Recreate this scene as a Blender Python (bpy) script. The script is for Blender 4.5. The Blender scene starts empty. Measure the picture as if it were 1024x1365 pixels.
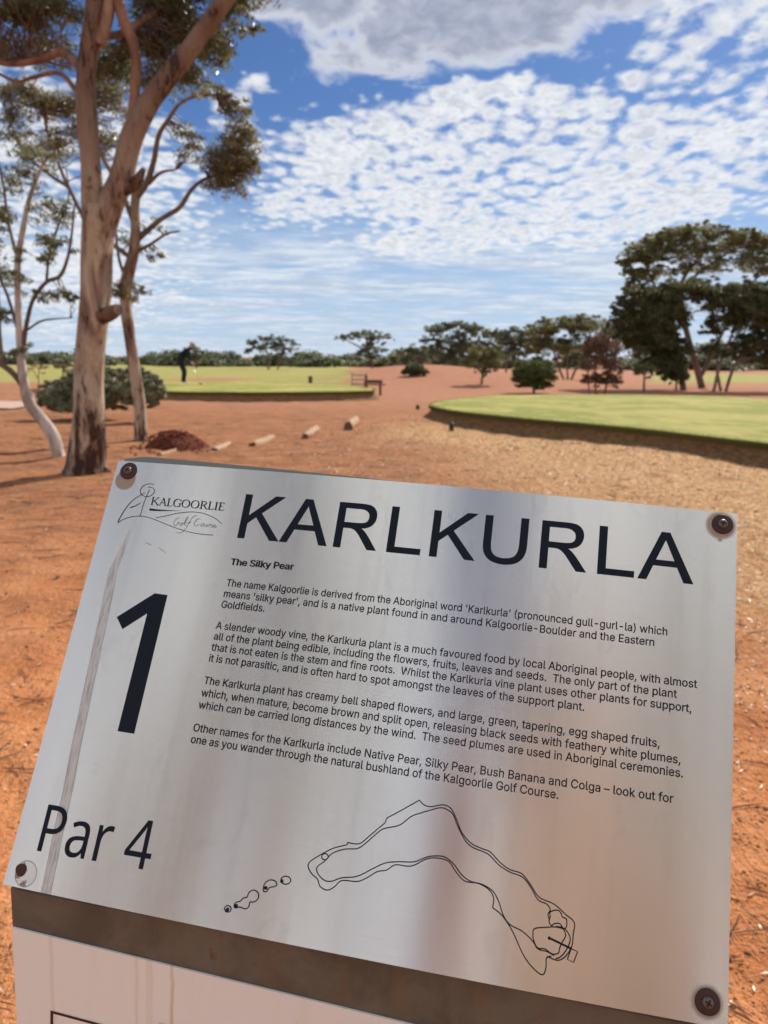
import bpy, bmesh, math, random, json
import numpy as np
from mathutils import Vector, Matrix

# ------------------------------------------------------------------ camera
sc = bpy.context.scene
COL = sc.collection
IW, IH, FPX, CXP, CYP = 1024.0, 1365.0, 1025.0, 512.0, 682.5
PITCH, ROLL, CAMH = math.radians(11.3), math.radians(0.5), 1.35
_R0 = np.array([1, 0, 0.0]); FW = np.array([0, math.cos(PITCH), -math.sin(PITCH)]); _U0 = np.array([0, math.sin(PITCH), math.cos(PITCH)])
RT = math.cos(ROLL)*_R0 + math.sin(ROLL)*_U0
UP = -math.sin(ROLL)*_R0 + math.cos(ROLL)*_U0
CAM = np.array([0, 0, CAMH])
cd = bpy.data.cameras.new('camera'); cam = bpy.data.objects.new('camera', cd); COL.objects.link(cam)
cd.sensor_fit = 'VERTICAL'; cd.sensor_height = 36.0; cd.lens = FPX/IH*36.0
cd.clip_start = 0.02; cd.clip_end = 20000
cam.matrix_world = Matrix(((RT[0], UP[0], -FW[0], 0), (RT[1], UP[1], -FW[1], 0), (RT[2], UP[2], -FW[2], CAMH), (0, 0, 0, 1)))
cd.dof.use_dof = True; cd.dof.focus_distance = 0.50; cd.dof.aperture_fstop = 13.0
sc.camera = cam
sc.view_settings.view_transform = 'Standard'; sc.view_settings.look = 'None'
sc.view_settings.exposure = 0.36; sc.view_settings.gamma = 1.0; sc.view_settings.use_curve_mapping = False

SUN_EL, SUN_AZ = math.radians(40), math.radians(32)      # azimuth clockwise from +Y (the view direction)

# ------------------------------------------------------------------ node helper
class NT:
    def __init__(s, nt): s.nt = nt
    def n(s, typ, inp=None, **kw):
        nd = s.nt.nodes.new(typ)
        for k, v in kw.items(): setattr(nd, k, v)
        for k, v in (inp or {}).items(): s.set(nd.inputs[k], v)
        return nd
    def set(s, sock, v):
        if isinstance(v, E): s.nt.links.new(v.s, sock)
        elif isinstance(v, bpy.types.NodeSocket): s.nt.links.new(v, sock)
        else: sock.default_value = v
    def m(s, op, *a, clamp=False):
        nd = s.nt.nodes.new('ShaderNodeMath'); nd.operation = op; nd.use_clamp = clamp
        for i, v in enumerate(a): s.set(nd.inputs[i], v)
        return E(s, nd.outputs[0])
    def noise(s, vec, scale, detail=4, rough=0.55, dist=0.0, dim='3D'):
        nd = s.n('ShaderNodeTexNoise', {'Vector': vec, 'Scale': scale, 'Detail': detail, 'Roughness': rough, 'Distortion': dist}, noise_dimensions=dim)
        return E(s, nd.outputs[0])
    def mapping(s, vec, scale=(1, 1, 1), loc=(0, 0, 0), rot=(0, 0, 0)):
        return s.n('ShaderNodeMapping', {'Vector': vec, 'Scale': scale, 'Location': loc, 'Rotation': rot}).outputs[0]
    def mix(s, f, a, b):
        nd = s.nt.nodes.new('ShaderNodeMix'); nd.data_type = 'RGBA'; nd.clamp_factor = True
        s.set(nd.inputs[0], f); s.set(nd.inputs[6], a if not isinstance(a, tuple) else (*a[:3], 1)); s.set(nd.inputs[7], b if not isinstance(b, tuple) else (*b[:3], 1))
        return nd.outputs[2]
    def ss(s, v, a, b):
        nd = s.n('ShaderNodeMapRange', {'Value': v, 'From Min': a, 'From Max': b}, interpolation_type='SMOOTHSTEP')
        return E(s, nd.outputs[0])
    def comb(s, x, y, z):
        return s.n('ShaderNodeCombineXYZ', {0: x, 1: y, 2: z}).outputs[0]
class E:
    def __init__(s, t, sock): s.t, s.s = t, sock
    def __add__(s, o): return s.t.m('ADD', s, o)
    __radd__ = __add__
    def __sub__(s, o): return s.t.m('SUBTRACT', s, o)
    def __rsub__(s, o): return s.t.m('SUBTRACT', o, s)
    def __mul__(s, o): return s.t.m('MULTIPLY', s, o)
    __rmul__ = __mul__
    def __truediv__(s, o): return s.t.m('DIVIDE', s, o)
    def max(s, o): return s.t.m('MAXIMUM', s, o)
    def min(s, o): return s.t.m('MINIMUM', s, o)

# ------------------------------------------------------------------ sky
w = bpy.data.worlds.new('World'); sc.world = w; w.use_nodes = True
nt = w.node_tree; nt.nodes.clear(); t = NT(nt)
sky = t.n('ShaderNodeTexSky', sky_type='NISHITA', sun_disc=False, sun_elevation=SUN_EL, sun_rotation=SUN_AZ, altitude=400, air_density=1.0, dust_density=0.6, ozone_density=2.0)
tc = t.n('ShaderNodeTexCoord')
sep = t.n('ShaderNodeSeparateXYZ', {0: tc.outputs['Generated']})
dx, dy, dz = (E(t, sep.outputs[i]) for i in range(3))
az = t.m('ARCTAN2', dx, dy)*57.2958
el = t.m('ARCSINE', dz)*57.2958
zz = dz.max(0.0)
den = zz + 0.13
P = t.comb(dx/den, dy/den*0.75, 0.0)
den2 = zz + 0.035
Pl = t.comb(dx/den2*0.45, dy/den2*0.7, 3.0)
def blob(a, e, ra, re, amp, soft=0.35):
    da = (az - a)/ra; de = (el - e)/re
    return t.ss(t.m('SQRT', da*da + de*de), 1.0 + soft, 1.0 - soft)*amp
warp = t.noise(P, 2.2, 3, 0.5)
# a field of small puffs (altocumulus)
n_big = t.noise(P, 3.4, 3, 0.5)
n_puf = t.noise(P, 16.0, 6, 0.58, 0.4)
n_fin = t.noise(P, 46.0, 4, 0.6, 0.2)
vor = t.n('ShaderNodeTexVoronoi', {'Vector': P, 'Scale': 18.0, 'Smoothness': 0.9, 'Randomness': 1.0}, feature='SMOOTH_F1', voronoi_dimensions='2D')
puf = n_puf*0.62 + (0.62 - E(t, vor.outputs['Distance']))*0.34 + n_fin*0.20
edge = (warp - 0.5)*26
def blobw(a, e, ra, re, amp, soft=0.4):
    da = (az + edge*0.5 - a)/ra; de = (el + edge*0.22 - e)/re
    return t.ss(t.m('SQRT', da*da + de*de), 1.0 + soft, 1.0 - soft)*amp
generic = t.ss(n_big, 0.34, 0.50)*t.ss(t.m('ABSOLUTE', az), 26, 45)*0.95
cov = generic.max(blobw(8.5, 12.4, 19, 5.6, 1.0, 0.22)).max(blobw(-10.0, 14.5, 2.6, 3.4, 0.8)).max(blobw(-21, 10, 9, 9, 0.85)).max(blobw(30, 10.5, 9, 2.5, 0.75)).max(blobw(22, 19, 6, 4, 0.75))
cov = cov + t.ss(n_big, 0.50, 0.68)*0.42
th = 0.755 - cov*0.36
m_puf = t.ss(puf - th, -0.09, 0.19)
core = t.ss(puf - th, 0.08, 0.30)
# the large grey bank overhead
n_bank = t.noise(P, 6.0, 6, 0.56, 0.5)
cb = blobw(3, 26.0, 17, 7.6, 1.0, 0.3).max(blobw(24, 26, 9, 5.5, 0.8, 0.4)).max(t.ss(t.noise(P, 1.3, 2, 0.5), 0.50, 0.62)*t.ss(el, 23, 30)*0.9)
m_bank = t.ss(n_bank + cb*0.62, 0.72, 0.99)
c_bank = t.ss(n_bank + cb*0.62, 0.80, 1.06)
# thin low streaks
n_str = t.noise(Pl, 1.1, 6, 0.6, 0.6)
n_st2 = t.noise(Pl, 5.5, 5, 0.6, 0.3)
m_str = t.ss(n_str*0.75 + n_st2*0.25, 0.37, 0.58)*t.ss(el, 11.0, 6.5)*0.88
# colours (they go through the sky's own strength)
K = 10.0
white = (0.74*K, 0.745*K, 0.75*K); grey = (0.26*K, 0.29*K, 0.38*K)
def col(c): return (c[0], c[1], c[2], 1)
hsv = t.n('ShaderNodeMix', data_type='RGBA', blend_type='MULTIPLY'); hsv.inputs[0].default_value = 1
nt.links.new(sky.outputs[0], hsv.inputs[6]); hsv.inputs[7].default_value = (0.29, 0.41, 0.60, 1)
base = hsv.outputs[2]
hz = t.ss(el, 16, -1)*0.8
base = t.mix(hz, base, (0.42*K, 0.54*K, 0.70*K))
streak = t.mix(t.ss(n_st2, 0.35, 0.7), (0.40*K, 0.47*K, 0.58*K), (0.62*K, 0.67*K, 0.73*K))
c1 = t.mix(m_str, base, streak)
pcol = t.mix((core*0.45 + t.ss(n_fin*0.35 + warp*0.2 + n_puf*0.45, 0.40, 0.64)*0.55 - 0.12).max(0.0)*(1.0 - t.ss(dy, 0.0, -0.8)*0.5), t.mix(t.ss(dy, 0.0, -0.8)*0.75, white, (1.25*K, 1.22*K, 1.16*K)), (0.42*K, 0.46*K, 0.54*K))
c2 = t.mix(m_puf*0.96, c1, pcol)
front = t.ss(dy, 0.0, -0.8)*0.75          # clouds opposite the sun are front lit
whiteb = t.mix(front, white, (1.25*K, 1.22*K, 1.16*K))
bcol = t.mix(c_bank*(1.0 - front*0.8), whiteb, t.mix(t.ss(n_puf, 0.3, 0.75), grey, (0.40*K, 0.43*K, 0.52*K)))
c3 = t.mix(m_bank*0.97, c2, bcol)
c4 = t.mix(t.ss(dz, 0.0, -0.03), c3, (0.20*K, 0.12*K, 0.08*K))
bg = t.n('ShaderNodeBackground', {'Color': c4, 'Strength': 0.10})
wo = t.n('ShaderNodeOutputWorld', {'Surface': bg.outputs[0]})

# ------------------------------------------------------------------ sun
sl = bpy.data.lights.new('sun', 'SUN'); sl.energy = 4.6; sl.angle = math.radians(0.55); sl.color = (1.0, 0.93, 0.82)
so = bpy.data.objects.new('sun', sl); COL.objects.link(so)
sd = Vector((math.sin(SUN_AZ)*math.cos(SUN_EL), math.cos(SUN_AZ)*math.cos(SUN_EL), math.sin(SUN_EL)))
so.rotation_euler = sd.to_track_quat('Z', 'Y').to_euler()

# ------------------------------------------------------------------ helpers
rng = np.random.default_rng(11); random.seed(11)
def ray(x, y): return (x-CXP)/FPX*RT - (y-CYP)/FPX*UP + FW
def G(px, py, z=0.0):
    d = ray(px, py); k = (z-CAMH)/d[2]; return CAM + k*d
def W(px, py, Y):
    d = ray(px, py); return CAM + d*(Y/d[1])
def tag(o, label=None, cat=None, group=None, kind=None):
    if label: o['label'] = label
    if cat: o['category'] = cat
    if group: o['group'] = group
    if kind: o['kind'] = kind
    return o
def thing(name, label, cat, loc=(0, 0, 0), group=None):
    o = bpy.data.objects.new(name, None); o.empty_display_size = 0.2; COL.objects.link(o)
    o.location = tuple(float(v) for v in loc); return tag(o, label, cat, group)
def wloc(o):
    v = np.array(o.location); p = o.parent
    while p is not None: v = v + np.array(p.location); p = p.parent
    return v
def obj(name, verts, faces, mat, parent=None, smooth=False, kind=None, uv=None):
    verts = np.asarray(verts, dtype=float)
    if parent is not None: verts = verts - wloc(parent)
    me = bpy.data.meshes.new(name)
    if isinstance(faces, np.ndarray):
        nv, nf, k = len(verts), len(faces), faces.shape[1]
        me.vertices.add(nv); me.vertices.foreach_set('co', verts.astype(np.float32).ravel())
        me.loops.add(nf*k); me.loops.foreach_set('vertex_index', faces.astype(np.int32).ravel())
        me.polygons.add(nf); me.polygons.foreach_set('loop_start', np.arange(0, nf*k, k, dtype=np.int32))
        me.update(calc_edges=True)
    else:
        me.from_pydata([tuple(v) for v in verts], [], faces); me.update()
    if smooth: me.polygons.foreach_set('use_smooth', [len(p.vertices) <= 4 for p in me.polygons] if len(me.polygons) < 60000 else [True]*len(me.polygons))
    if mat is not None: me.materials.append(mat)
    o = bpy.data.objects.new(name, me); COL.objects.link(o)
    if parent is not None: o.parent = parent
    if kind: o['kind'] = kind
    return o
class MB:
    def __init__(s): s.v = []; s.f = []
    def add(s, v, f):
        b = len(s.v); s.v.extend([tuple(map(float, q)) for q in v]); s.f.extend([tuple(b+i for i in q) for q in f]); return s
    def box(s, c, d, ax=None, bev=0.0):
        c = np.array(c, float); A = np.eye(3) if ax is None else np.array(ax, float); h = np.array(d, float)/2
        if bev <= 0:
            vs = [c + A[0]*h[0]*i + A[1]*h[1]*j + A[2]*h[2]*k for i in (-1, 1) for j in (-1, 1) for k in (-1, 1)]
            return s.add(vs, [(0, 1, 3, 2), (4, 6, 7, 5), (0, 4, 5, 1), (2, 3, 7, 6), (0, 2, 6, 4), (1, 5, 7, 3)])
        bm = bmesh.new(); bmesh.ops.create_cube(bm, size=1)
        for q in bm.verts: q.co = Vector((q.co.x*d[0], q.co.y*d[1], q.co.z*d[2]))
        bmesh.ops.bevel(bm, geom=bm.edges[:], offset=bev, segments=2, affect='EDGES', profile=0.6)
        bm.verts.ensure_lookup_table(); bm.verts.index_update()
        vs = [c + A[0]*q.co.x + A[1]*q.co.y + A[2]*q.co.z for q in bm.verts]
        s.add(vs, [[q.index for q in f.verts] for f in bm.faces]); bm.free(); return s
    def tube(s, pts, rad, sides=8, jit=0.0, cap=True, seed=0):
        v, f = tube(pts, rad, sides, jit, cap, seed); return s.add(v, f)
    def obj(s, name, mat, parent=None, smooth=False, kind=None): return obj(name, s.v, s.f, mat, parent, smooth, kind)
def smoothpath(pts, n):
    p = np.array(pts, float)
    if len(p) < 3: 
        tt = np.linspace(0, 1, n)[:, None]; return p[0]*(1-tt) + p[-1]*tt
    q = np.vstack([2*p[0]-p[1], p, 2*p[-1]-p[-2]]); out = []
    m = len(p)-1
    for i in range(n):
        u = i/(n-1)*m; k = min(int(u), m-1); x = u-k
        a, b, c, d = q[k], q[k+1], q[k+2], q[k+3]
        out.append(0.5*((2*b)+(-a+c)*x+(2*a-5*b+4*c-d)*x*x+(-a+3*b-3*c+d)*x**3))
    return np.array(out)
def tube(pts, rad, sides=8, jit=0.0, cap=True, seed=0):
    pts = np.array(pts, float); n = len(pts); r = np.interp(np.linspace(0, 1, n), np.linspace(0, 1, len(rad)), rad)
    rs = np.random.default_rng(seed); ph = rs.uniform(0, 6.28, 6)
    T = np.gradient(pts, axis=0); T /= np.linalg.norm(T, axis=1)[:, None]+1e-9
    a = np.array([1, 0.1, 0.0]) if abs(T[0][0]) < 0.9 else np.array([0, 1, 0.0])
    v = []; ang = np.arange(sides)/sides*2*math.pi
    A = a - T[0]*(a@T[0]); A /= np.linalg.norm(A); L = 0.0
    for i in range(n):
        A = A - T[i]*(A@T[i]); A /= np.linalg.norm(A); B = np.cross(T[i], A)
        if i: L += np.linalg.norm(pts[i]-pts[i-1])/max(r[i], 1e-4)
        k = 1 + jit*(0.5*np.sin(3*ang+ph[0]+L*0.35)+0.35*np.sin(5*ang+ph[1]-L*0.6)+0.3*math.sin(L*0.8+ph[2])+0.3*np.sin(2*ang+ph[3]+L*0.9))
        v.append(pts[i] + (np.cos(ang)*k*r[i])[:, None]*A + (np.sin(ang)*k*r[i])[:, None]*B)
    v = np.vstack(v); f = []
    for i in range(n-1):
        for j in range(sides):
            j2 = (j+1) % sides; f.append((i*sides+j, i*sides+j2, (i+1)*sides+j2, (i+1)*sides+j))
    if cap: f.append(tuple(range(sides-1, -1, -1))); f.append(tuple((n-1)*sides+j for j in range(sides)))
    return v, f

# ------------------------------------------------------------------ materials
def mat(name, fn, **kw):
    m = bpy.data.materials.new(name); m.use_nodes = True; m.node_tree.nodes.clear(); t = NT(m.node_tree)
    out = t.n('ShaderNodeOutputMaterial'); sh = fn(t); m.node_tree.links.new(sh, out.inputs[0]); return m
def bsdf(t, color, rough=0.8, bump=None, bstr=0.4, bdist=0.01, spec=0.3, **kw):
    inp = {'Base Color': color if not isinstance(color, tuple) else (*color, 1), 'Roughness': rough, 'Specular IOR Level': spec}
    for k, v in kw.items(): inp[k] = v
    b = t.n('ShaderNodeBsdfPrincipled', inp)
    if bump is not None:
        bn = t.n('ShaderNodeBump', {'Height': bump, 'Strength': bstr, 'Distance': bdist}); t.nt.links.new(bn.outputs[0], b.inputs['Normal'])
    return b.outputs[0]
def simple(name, color, rough=0.6, var=0.25, scale=20, spec=0.3, bstr=0.3, bdist=0.003, metallic=0.0):
    def f(t):
        p = t.n('ShaderNodeTexCoord').outputs['Object']; n = t.noise(p, scale, 5, 0.6)
        c = t.mix(n, tuple(q*(1-var) for q in color), tuple(min(1, q*(1+var)) for q in color))
        return bsdf(t, c, rough, n, bstr, bdist, spec, Metallic=metallic)
    return mat(name, f)
def leafmat(name, dark, light, trans=0.35, brown=None, rough=0.45):
    def f(t):
        g = t.n('ShaderNodeNewGeometry'); r = E(t, g.outputs['Random Per Island'])
        c = t.mix(r, dark, light)
        if brown: c = t.mix(t.ss(r, 0.90, 0.95), c, brown)
        b = t.n('ShaderNodeBsdfPrincipled', {'Base Color': c, 'Roughness': rough, 'Specular IOR Level': 0.35})
        tr = t.n('ShaderNodeBsdfTranslucent', {'Color': c})
        mx = t.n('ShaderNodeMixShader', {0: trans, 1: b.outputs[0], 2: tr.outputs[0]}); return mx.outputs[0]
    return mat(name, f)
def barkmat(name, pale, mid, dark, dk=0.60, scale=1.0, darkbase=0.0, upper=0.0):
    def f(t):
        tc = t.n('ShaderNodeTexCoord').outputs['Object']
        p = t.mapping(tc, (1*scale, 1*scale, 0.28*scale)); n1 = t.noise(p, 3.2, 5, 0.6, 0.6); n2 = t.noise(p, 11, 6, 0.65, 0.8); n3 = t.noise(t.mapping(tc, (scale, scale, .12*scale)), 38, 4, 0.6)
        z = E(t, t.n('ShaderNodeSeparateXYZ', {0: tc}).outputs[2])
        c = t.mix(t.ss(n1, 0.40, 0.60), pale, mid); c = t.mix(t.ss(n2, 0.5, 0.75)*0.5, c, mid)
        c = t.mix(t.ss(z, 2.2, 4.2)*upper, c, t.mix(n2, (0.20, 0.118, 0.085), (0.10, 0.056, 0.04)))
        ev = t.ss(n2*0.55 + n1*0.45 + t.ss(z, 1.6, 0.0)*darkbase, dk, dk+0.10)
        c = t.mix(ev, c, dark)
        c = t.mix(t.ss(n3, 0.6, 0.85)*0.4, c, dark)
        return bsdf(t, c, 0.72, n2*0.6+n3*0.3+n1*0.5-ev*0.5, 1.0, 0.045, 0.25)
    return mat(name, f)

M = {}
M['bark_main'] = barkmat('gum_bark', (0.48, 0.37, 0.27), (0.19, 0.11, 0.075), (0.055, 0.024, 0.018), 0.53, 1.4, 0.06, 0.8)
M['bark_limb'] = barkmat('gum_bark_upper', (0.37, 0.24, 0.175), (0.20, 0.11, 0.075), (0.06, 0.028, 0.02), 0.56, 1.4)
M['stub'] = barkmat('stub_bark', (0.22, 0.13, 0.09), (0.12, 0.065, 0.045), (0.03, 0.015, 0.012), 0.52, 3.0)
M['bark_red'] = barkmat('gum_bark_red', (0.28, 0.15, 0.10), (0.16, 0.08, 0.055), (0.05, 0.025, 0.02), 0.58, 1.4)
M['bark_white'] = barkmat('white_bark', (0.62, 0.55, 0.49), (0.36, 0.28, 0.24), (0.14, 0.09, 0.07), 0.66, 2.0)
M['bark_grey'] = barkmat('grey_bark', (0.20, 0.145, 0.11), (0.13, 0.09, 0.07), (0.06, 0.04, 0.03), 0.60, 1.0)
M['leaf'] = leafmat('gum_leaf', (0.10, 0.115, 0.055), (0.27, 0.27, 0.14), 0.5, (0.25, 0.12, 0.04), 0.33)
M['leaf_brown'] = leafmat('bronzed_gum_leaf', (0.115, 0.115, 0.055), (0.28, 0.25, 0.13), 0.5, (0.28, 0.13, 0.05), 0.35)
M['leaf_far'] = leafmat('far_leaf', (0.12, 0.13, 0.06), (0.34, 0.32, 0.14), 0.52)
M['leaf_dark'] = leafmat('dark_leaf', (0.065, 0.075, 0.035), (0.20, 0.195, 0.085), 0.46)
M['leaf_dist'] = leafmat('distant_leaf', (0.11, 0.13, 0.08), (0.25, 0.26, 0.16), 0.46)
M['leaf_salt'] = leafmat('saltbush_leaf', (0.20, 0.205, 0.12), (0.37, 0.36, 0.22), 0.25)
M['leaf_dead'] = leafmat('dead_leaf', (0.13, 0.075, 0.05), (0.24, 0.14, 0.09), 0.25)
M['leaf_green'] = leafmat('bush_leaf', (0.07, 0.095, 0.025), (0.16, 0.19, 0.055), 0.3)

# ------------------------------------------------------------------ terrain
def sines(seed, n, wl0, wl1, amp):
    r = np.random.default_rng(seed); k = []
    for i in range(n):
        wl = wl0*(wl1/wl0)**r.random(); a = r.uniform(0, 6.28); k.append((2*math.pi/wl*math.cos(a), 2*math.pi/wl*math.sin(a), r.uniform(0, 6.28), amp*(wl/wl1)**0.8/math.sqrt(n)))
    return k
S1 = sines(1, 14, 2.5, 9, 0.05); S2 = sines(2, 22, 0.35, 1.6, 0.018); S3 = sines(3, 26, 0.10, 0.34, 0.007)
S4 = sines(5, 14, 0.8, 6, 1.0)
def ev(S, x, y): return sum(a*np.sin(kx*x+ky*y+p) for kx, ky, p, a in S)
def sstep(v, a, b):
    q = np.clip((v-a)/(b-a), 0, 1); return q*q*(3-2*q)
def hgt(x, y):
    x = np.asarray(x, float); y = np.asarray(y, float); r = np.hypot(x, y)
    z = ev(S1, x, y)*sstep(r, 3, 9)*(1-0.75*sstep(r, 20, 40)) + ev(S2, x, y)*(1.25-1.25*sstep(r, 18, 40)) + ev(S3, x, y)*(1-sstep(r, 6, 14))
    z = z + 1.0*np.exp(-(((x-2.6)/6.2)**2+((y-47)/9.0)**2))                    # red earth mound beyond the tees
    for (ax_, ay_, dx_, dy_) in ((-1.55, 1.2, -.42, 1), (-2.15, 1.2, -.42, 1), (1.5, 1.2, .95, 1)):      # shallow old wheel ruts
        q = ((x-ax_)*dy_-(y-ay_)*dx_)/math.hypot(dx_, dy_) + .03*np.sin(y*2.1+ax_)
        z = z - (.016*np.exp(-(q/.055)**2) - .008*np.exp(-((np.abs(q)-.11)/.035)**2))*(1-sstep(r, 9, 16))*(.6+.4*np.sin(y*9+x*3))
    z = z + 0.42*np.exp(-(((x+12.5)/3.2)**2+((y-27)/3.0)**2))                   # low red bank at left
    return z
def masks(x, y):
    nz = ev(S4, x, y)
    # dry straw / litter ground on the right between sign and tee
    straw = sstep(x + nz*0.8, -2.6, 2.2)*sstep(y+nz*0.5, 1.4, 3.6)*(1-sstep(y+nz, 17, 22))
    edge = G(572, 541, .3); 
    straw = np.maximum(straw*0.85, sstep(x*0.75+y*0.25+nz*0.25, 2.9, 4.2)*(1-sstep(y, 14, 19)))
    n2 = nz*2.0
    f1 = sstep(y+n2, 36, 40)*(1-sstep(y+n2, 135, 150))*(1-sstep(x + 0.042*y + n2*0.4, -0.6, 0.4))
    f1 = f1*(1-np.exp(-(((x+10.6)/2.6)**2+((y-47)/4.0)**2)*1.2)*1.3).clip(0, 1)
    f2 = sstep(y+n2, 44, 47)*(1-sstep(y+n2, 80, 90))*sstep(x-0.33*y+n2*0.3, 0.0, 1.0)
    f2 = f2*(1-np.exp(-(((x-24)/9)**2+((y-47.5)/3.2)**2)))
    f3 = sstep(y, 20.6, 21.4)*(1-sstep(y+nz, 25, 29))*sstep(x+nz, 1.5, 4)*0.55
    return straw, np.clip(np.maximum(f1, f2), 0, 1), f3
radii = [0.0]; r_ = 0.30
while r_ < 6000: radii.append(r_); r_ *= 1.02
radii = np.array(radii)
front = np.radians(np.arange(-62, 62.01, 0.24)); back = np.radians(np.arange(70, 291, 8))
ang = np.concatenate([front, back])            # measured clockwise from +Y
RR, AA = np.meshgrid(radii, ang, indexing='ij')
gx = RR*np.sin(AA); gy = RR*np.cos(AA); gz = hgt(gx, gy)
na = len(ang); idx = np.arange(len(radii)*na).reshape(len(radii), na)
a_ = idx[:-1, :]; b_ = np.roll(idx, -1, axis=1)[:-1, :]; c_ = np.roll(idx, -1, axis=1)[1:, :]; d_ = idx[1:, :]
faces = np.stack([a_.ravel(), d_.ravel(), c_.ravel(), b_.ravel()], axis=1)
gstraw, ggrass, gf3 = masks(gx, gy)
def soil(t):
    g = t.n('ShaderNodeNewGeometry').outputs['Position']
    A = lambda nm: E(t, t.n('ShaderNodeAttribute', attribute_name=nm).outputs['Fac'])
    straw, grass, f3 = A('straw'), A('grass'), A('scrub')
    n0 = t.noise(g, 0.35, 4, 0.6, 0.5); n1 = t.noise(g, 2.4, 6, 0.62, 0.4); n2 = t.noise(g, 17, 6, 0.65); n3 = t.noise(g, 90, 5, 0.6); n4 = t.noise(t.mapping(g, (6, 1.2, 1), rot=(0, 0, 0.5)), 4.5, 5, 0.6, 1.2); n5 = t.noise(t.mapping(g, (0.8, 2.2, 1)), 2.2, 7, 0.72, 0.8)
    c = t.mix(t.ss(n1, 0.3, 0.7), (0.50, 0.185, 0.070), (0.66, 0.29, 0.125))
    c = t.mix(t.ss(n0, 0.40, 0.62)*0.5, c, (0.36, 0.135, 0.06))
    c = t.mix(t.ss(n2, 0.55, 0.78)*0.45, c, (0.30, 0.11, 0.048))
    c = t.mix(t.ss(n3, 0.60, 0.75)*0.30, c, (0.66, 0.36, 0.20))
    c = t.mix(t.ss(n4, 0.60, 0.70)*0.35, c, (0.24, 0.10, 0.05))
    c = t.mix(A('litter')*t.ss(n2*0.6+n1*0.4, 0.30, 0.55)*0.85, c, t.mix(n1, (0.25, 0.110, 0.056), (0.38, 0.178, 0.090)))
    c = t.mix(A('litter')*t.ss(n5, 0.48, 0.58)*0.75, c, (0.20, 0.088, 0.050)); c = t.mix(A('litter')*t.ss(n5, 0.42, 0.33)*0.5, c, (0.60, 0.32, 0.17))
    c = t.mix(A('mound')*0.65, c, t.mix(n1, (0.36, 0.160, 0.095), (0.48, 0.235, 0.145)))
    sc_ = t.mix(t.ss(n2, 0.35, 0.65), (0.34, 0.175, 0.085), (0.64, 0.40, 0.20)); sc_ = t.mix(t.ss(n3, 0.5, 0.72)*0.5, sc_, (0.64, 0.43, 0.24)); sc_ = t.mix(t.ss(n1, 0.52, 0.70)*0.7, sc_, (0.38, 0.17, 0.075))
    c = t.mix(straw*t.ss(n2*0.4+n1*0.3+n5*0.3 + straw*0.45, 0.62, 0.92), c, sc_)
    gr = t.mix(n0, (0.26, 0.25, 0.065), (0.38, 0.335, 0.12)); gr = t.mix(t.ss(n1, 0.45, 0.75)*0.4, gr, (0.42, 0.36, 0.15))
    c = t.mix(grass, c, gr)
    c = t.mix(f3*t.ss(n1, 0.35, 0.6), c, (0.24, 0.22, 0.08))
    n6 = t.noise(g, 42, 4, 0.6)
    return bsdf(t, c, 0.95, n1*0.5+n2*0.55+n3*0.14+n4*0.35+n6*0.22, 1.0, 0.06, 0.10)
M['soil'] = mat('red_soil', soil)
ground = obj('ground', np.stack([gx.ravel(), gy.ravel(), gz.ravel()], 1), faces, M['soil'], smooth=True, kind='structure')
for nm, arr in (('litter', sstep(gy, 2.2, 7.5)), ('mound', sstep(gy, 17, 26)), ('straw', gstraw), ('grass', ggrass), ('scrub', gf3)):
    at = ground.data.attributes.new(nm, 'FLOAT', 'POINT'); at.data.foreach_set('value', arr.ravel().astype(np.float32))

# tees: raised platforms of mown grass with an earth edge
def turf(t):
    g = t.n('ShaderNodeNewGeometry').outputs['Position']
    n0 = t.noise(g, 0.5, 4, 0.6, 0.6); n1 = t.noise(t.mapping(g, (1, 0.4, 1)), 3.0, 5, 0.6); n2 = t.noise(g, 60, 4, 0.6); n3 = t.noise(g, 300, 3, 0.6)
    c = t.mix(t.ss(n0, 0.40, 0.60), (0.23, 0.235, 0.045), (0.38, 0.33, 0.095)); c = t.mix(t.ss(n1, 0.5, 0.68)*0.6, c, (0.46, 0.38, 0.15)); c = t.mix(t.ss(n2, 0.4, 0.7)*0.35, c, (0.18, 0.22, 0.04))
    return bsdf(t, c, 0.9, n2*0.6+n3*0.4, 0.8, 0.02, 0.15)
M['turf'] = mat('mown_turf', turf)
def bank(t):
    g = t.n('ShaderNodeNewGeometry').outputs['Position']; n1 = t.noise(t.mapping(g, (1, 1, 3)), 9, 6, 0.65); n2 = t.noise(g, 50, 5, 0.6)
    c = t.mix(t.ss(n1, 0.35, 0.65), (0.15, 0.085, 0.04), (0.27, 0.15, 0.07)); c = t.mix(t.ss(n2, 0.5, 0.7)*0.4, c, (0.33, 0.22, 0.11))
    return bsdf(t, c, 0.95, n1+n2*0.5, 1.0, 0.04, 0.1)
M['bank'] = mat('earth_bank', bank)
def thatch(t):
    g = t.n('ShaderNodeNewGeometry').outputs['Position']; n1 = t.noise(t.mapping(g, (1, 1, .25)), 60, 4, 0.65)
    return bsdf(t, t.mix(n1, (0.05, 0.055, 0.02), (0.15, 0.14, 0.05)), 0.95, n1, 1.0, 0.02, 0.1)
M['thatch'] = mat('thatch', thatch)
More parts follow.
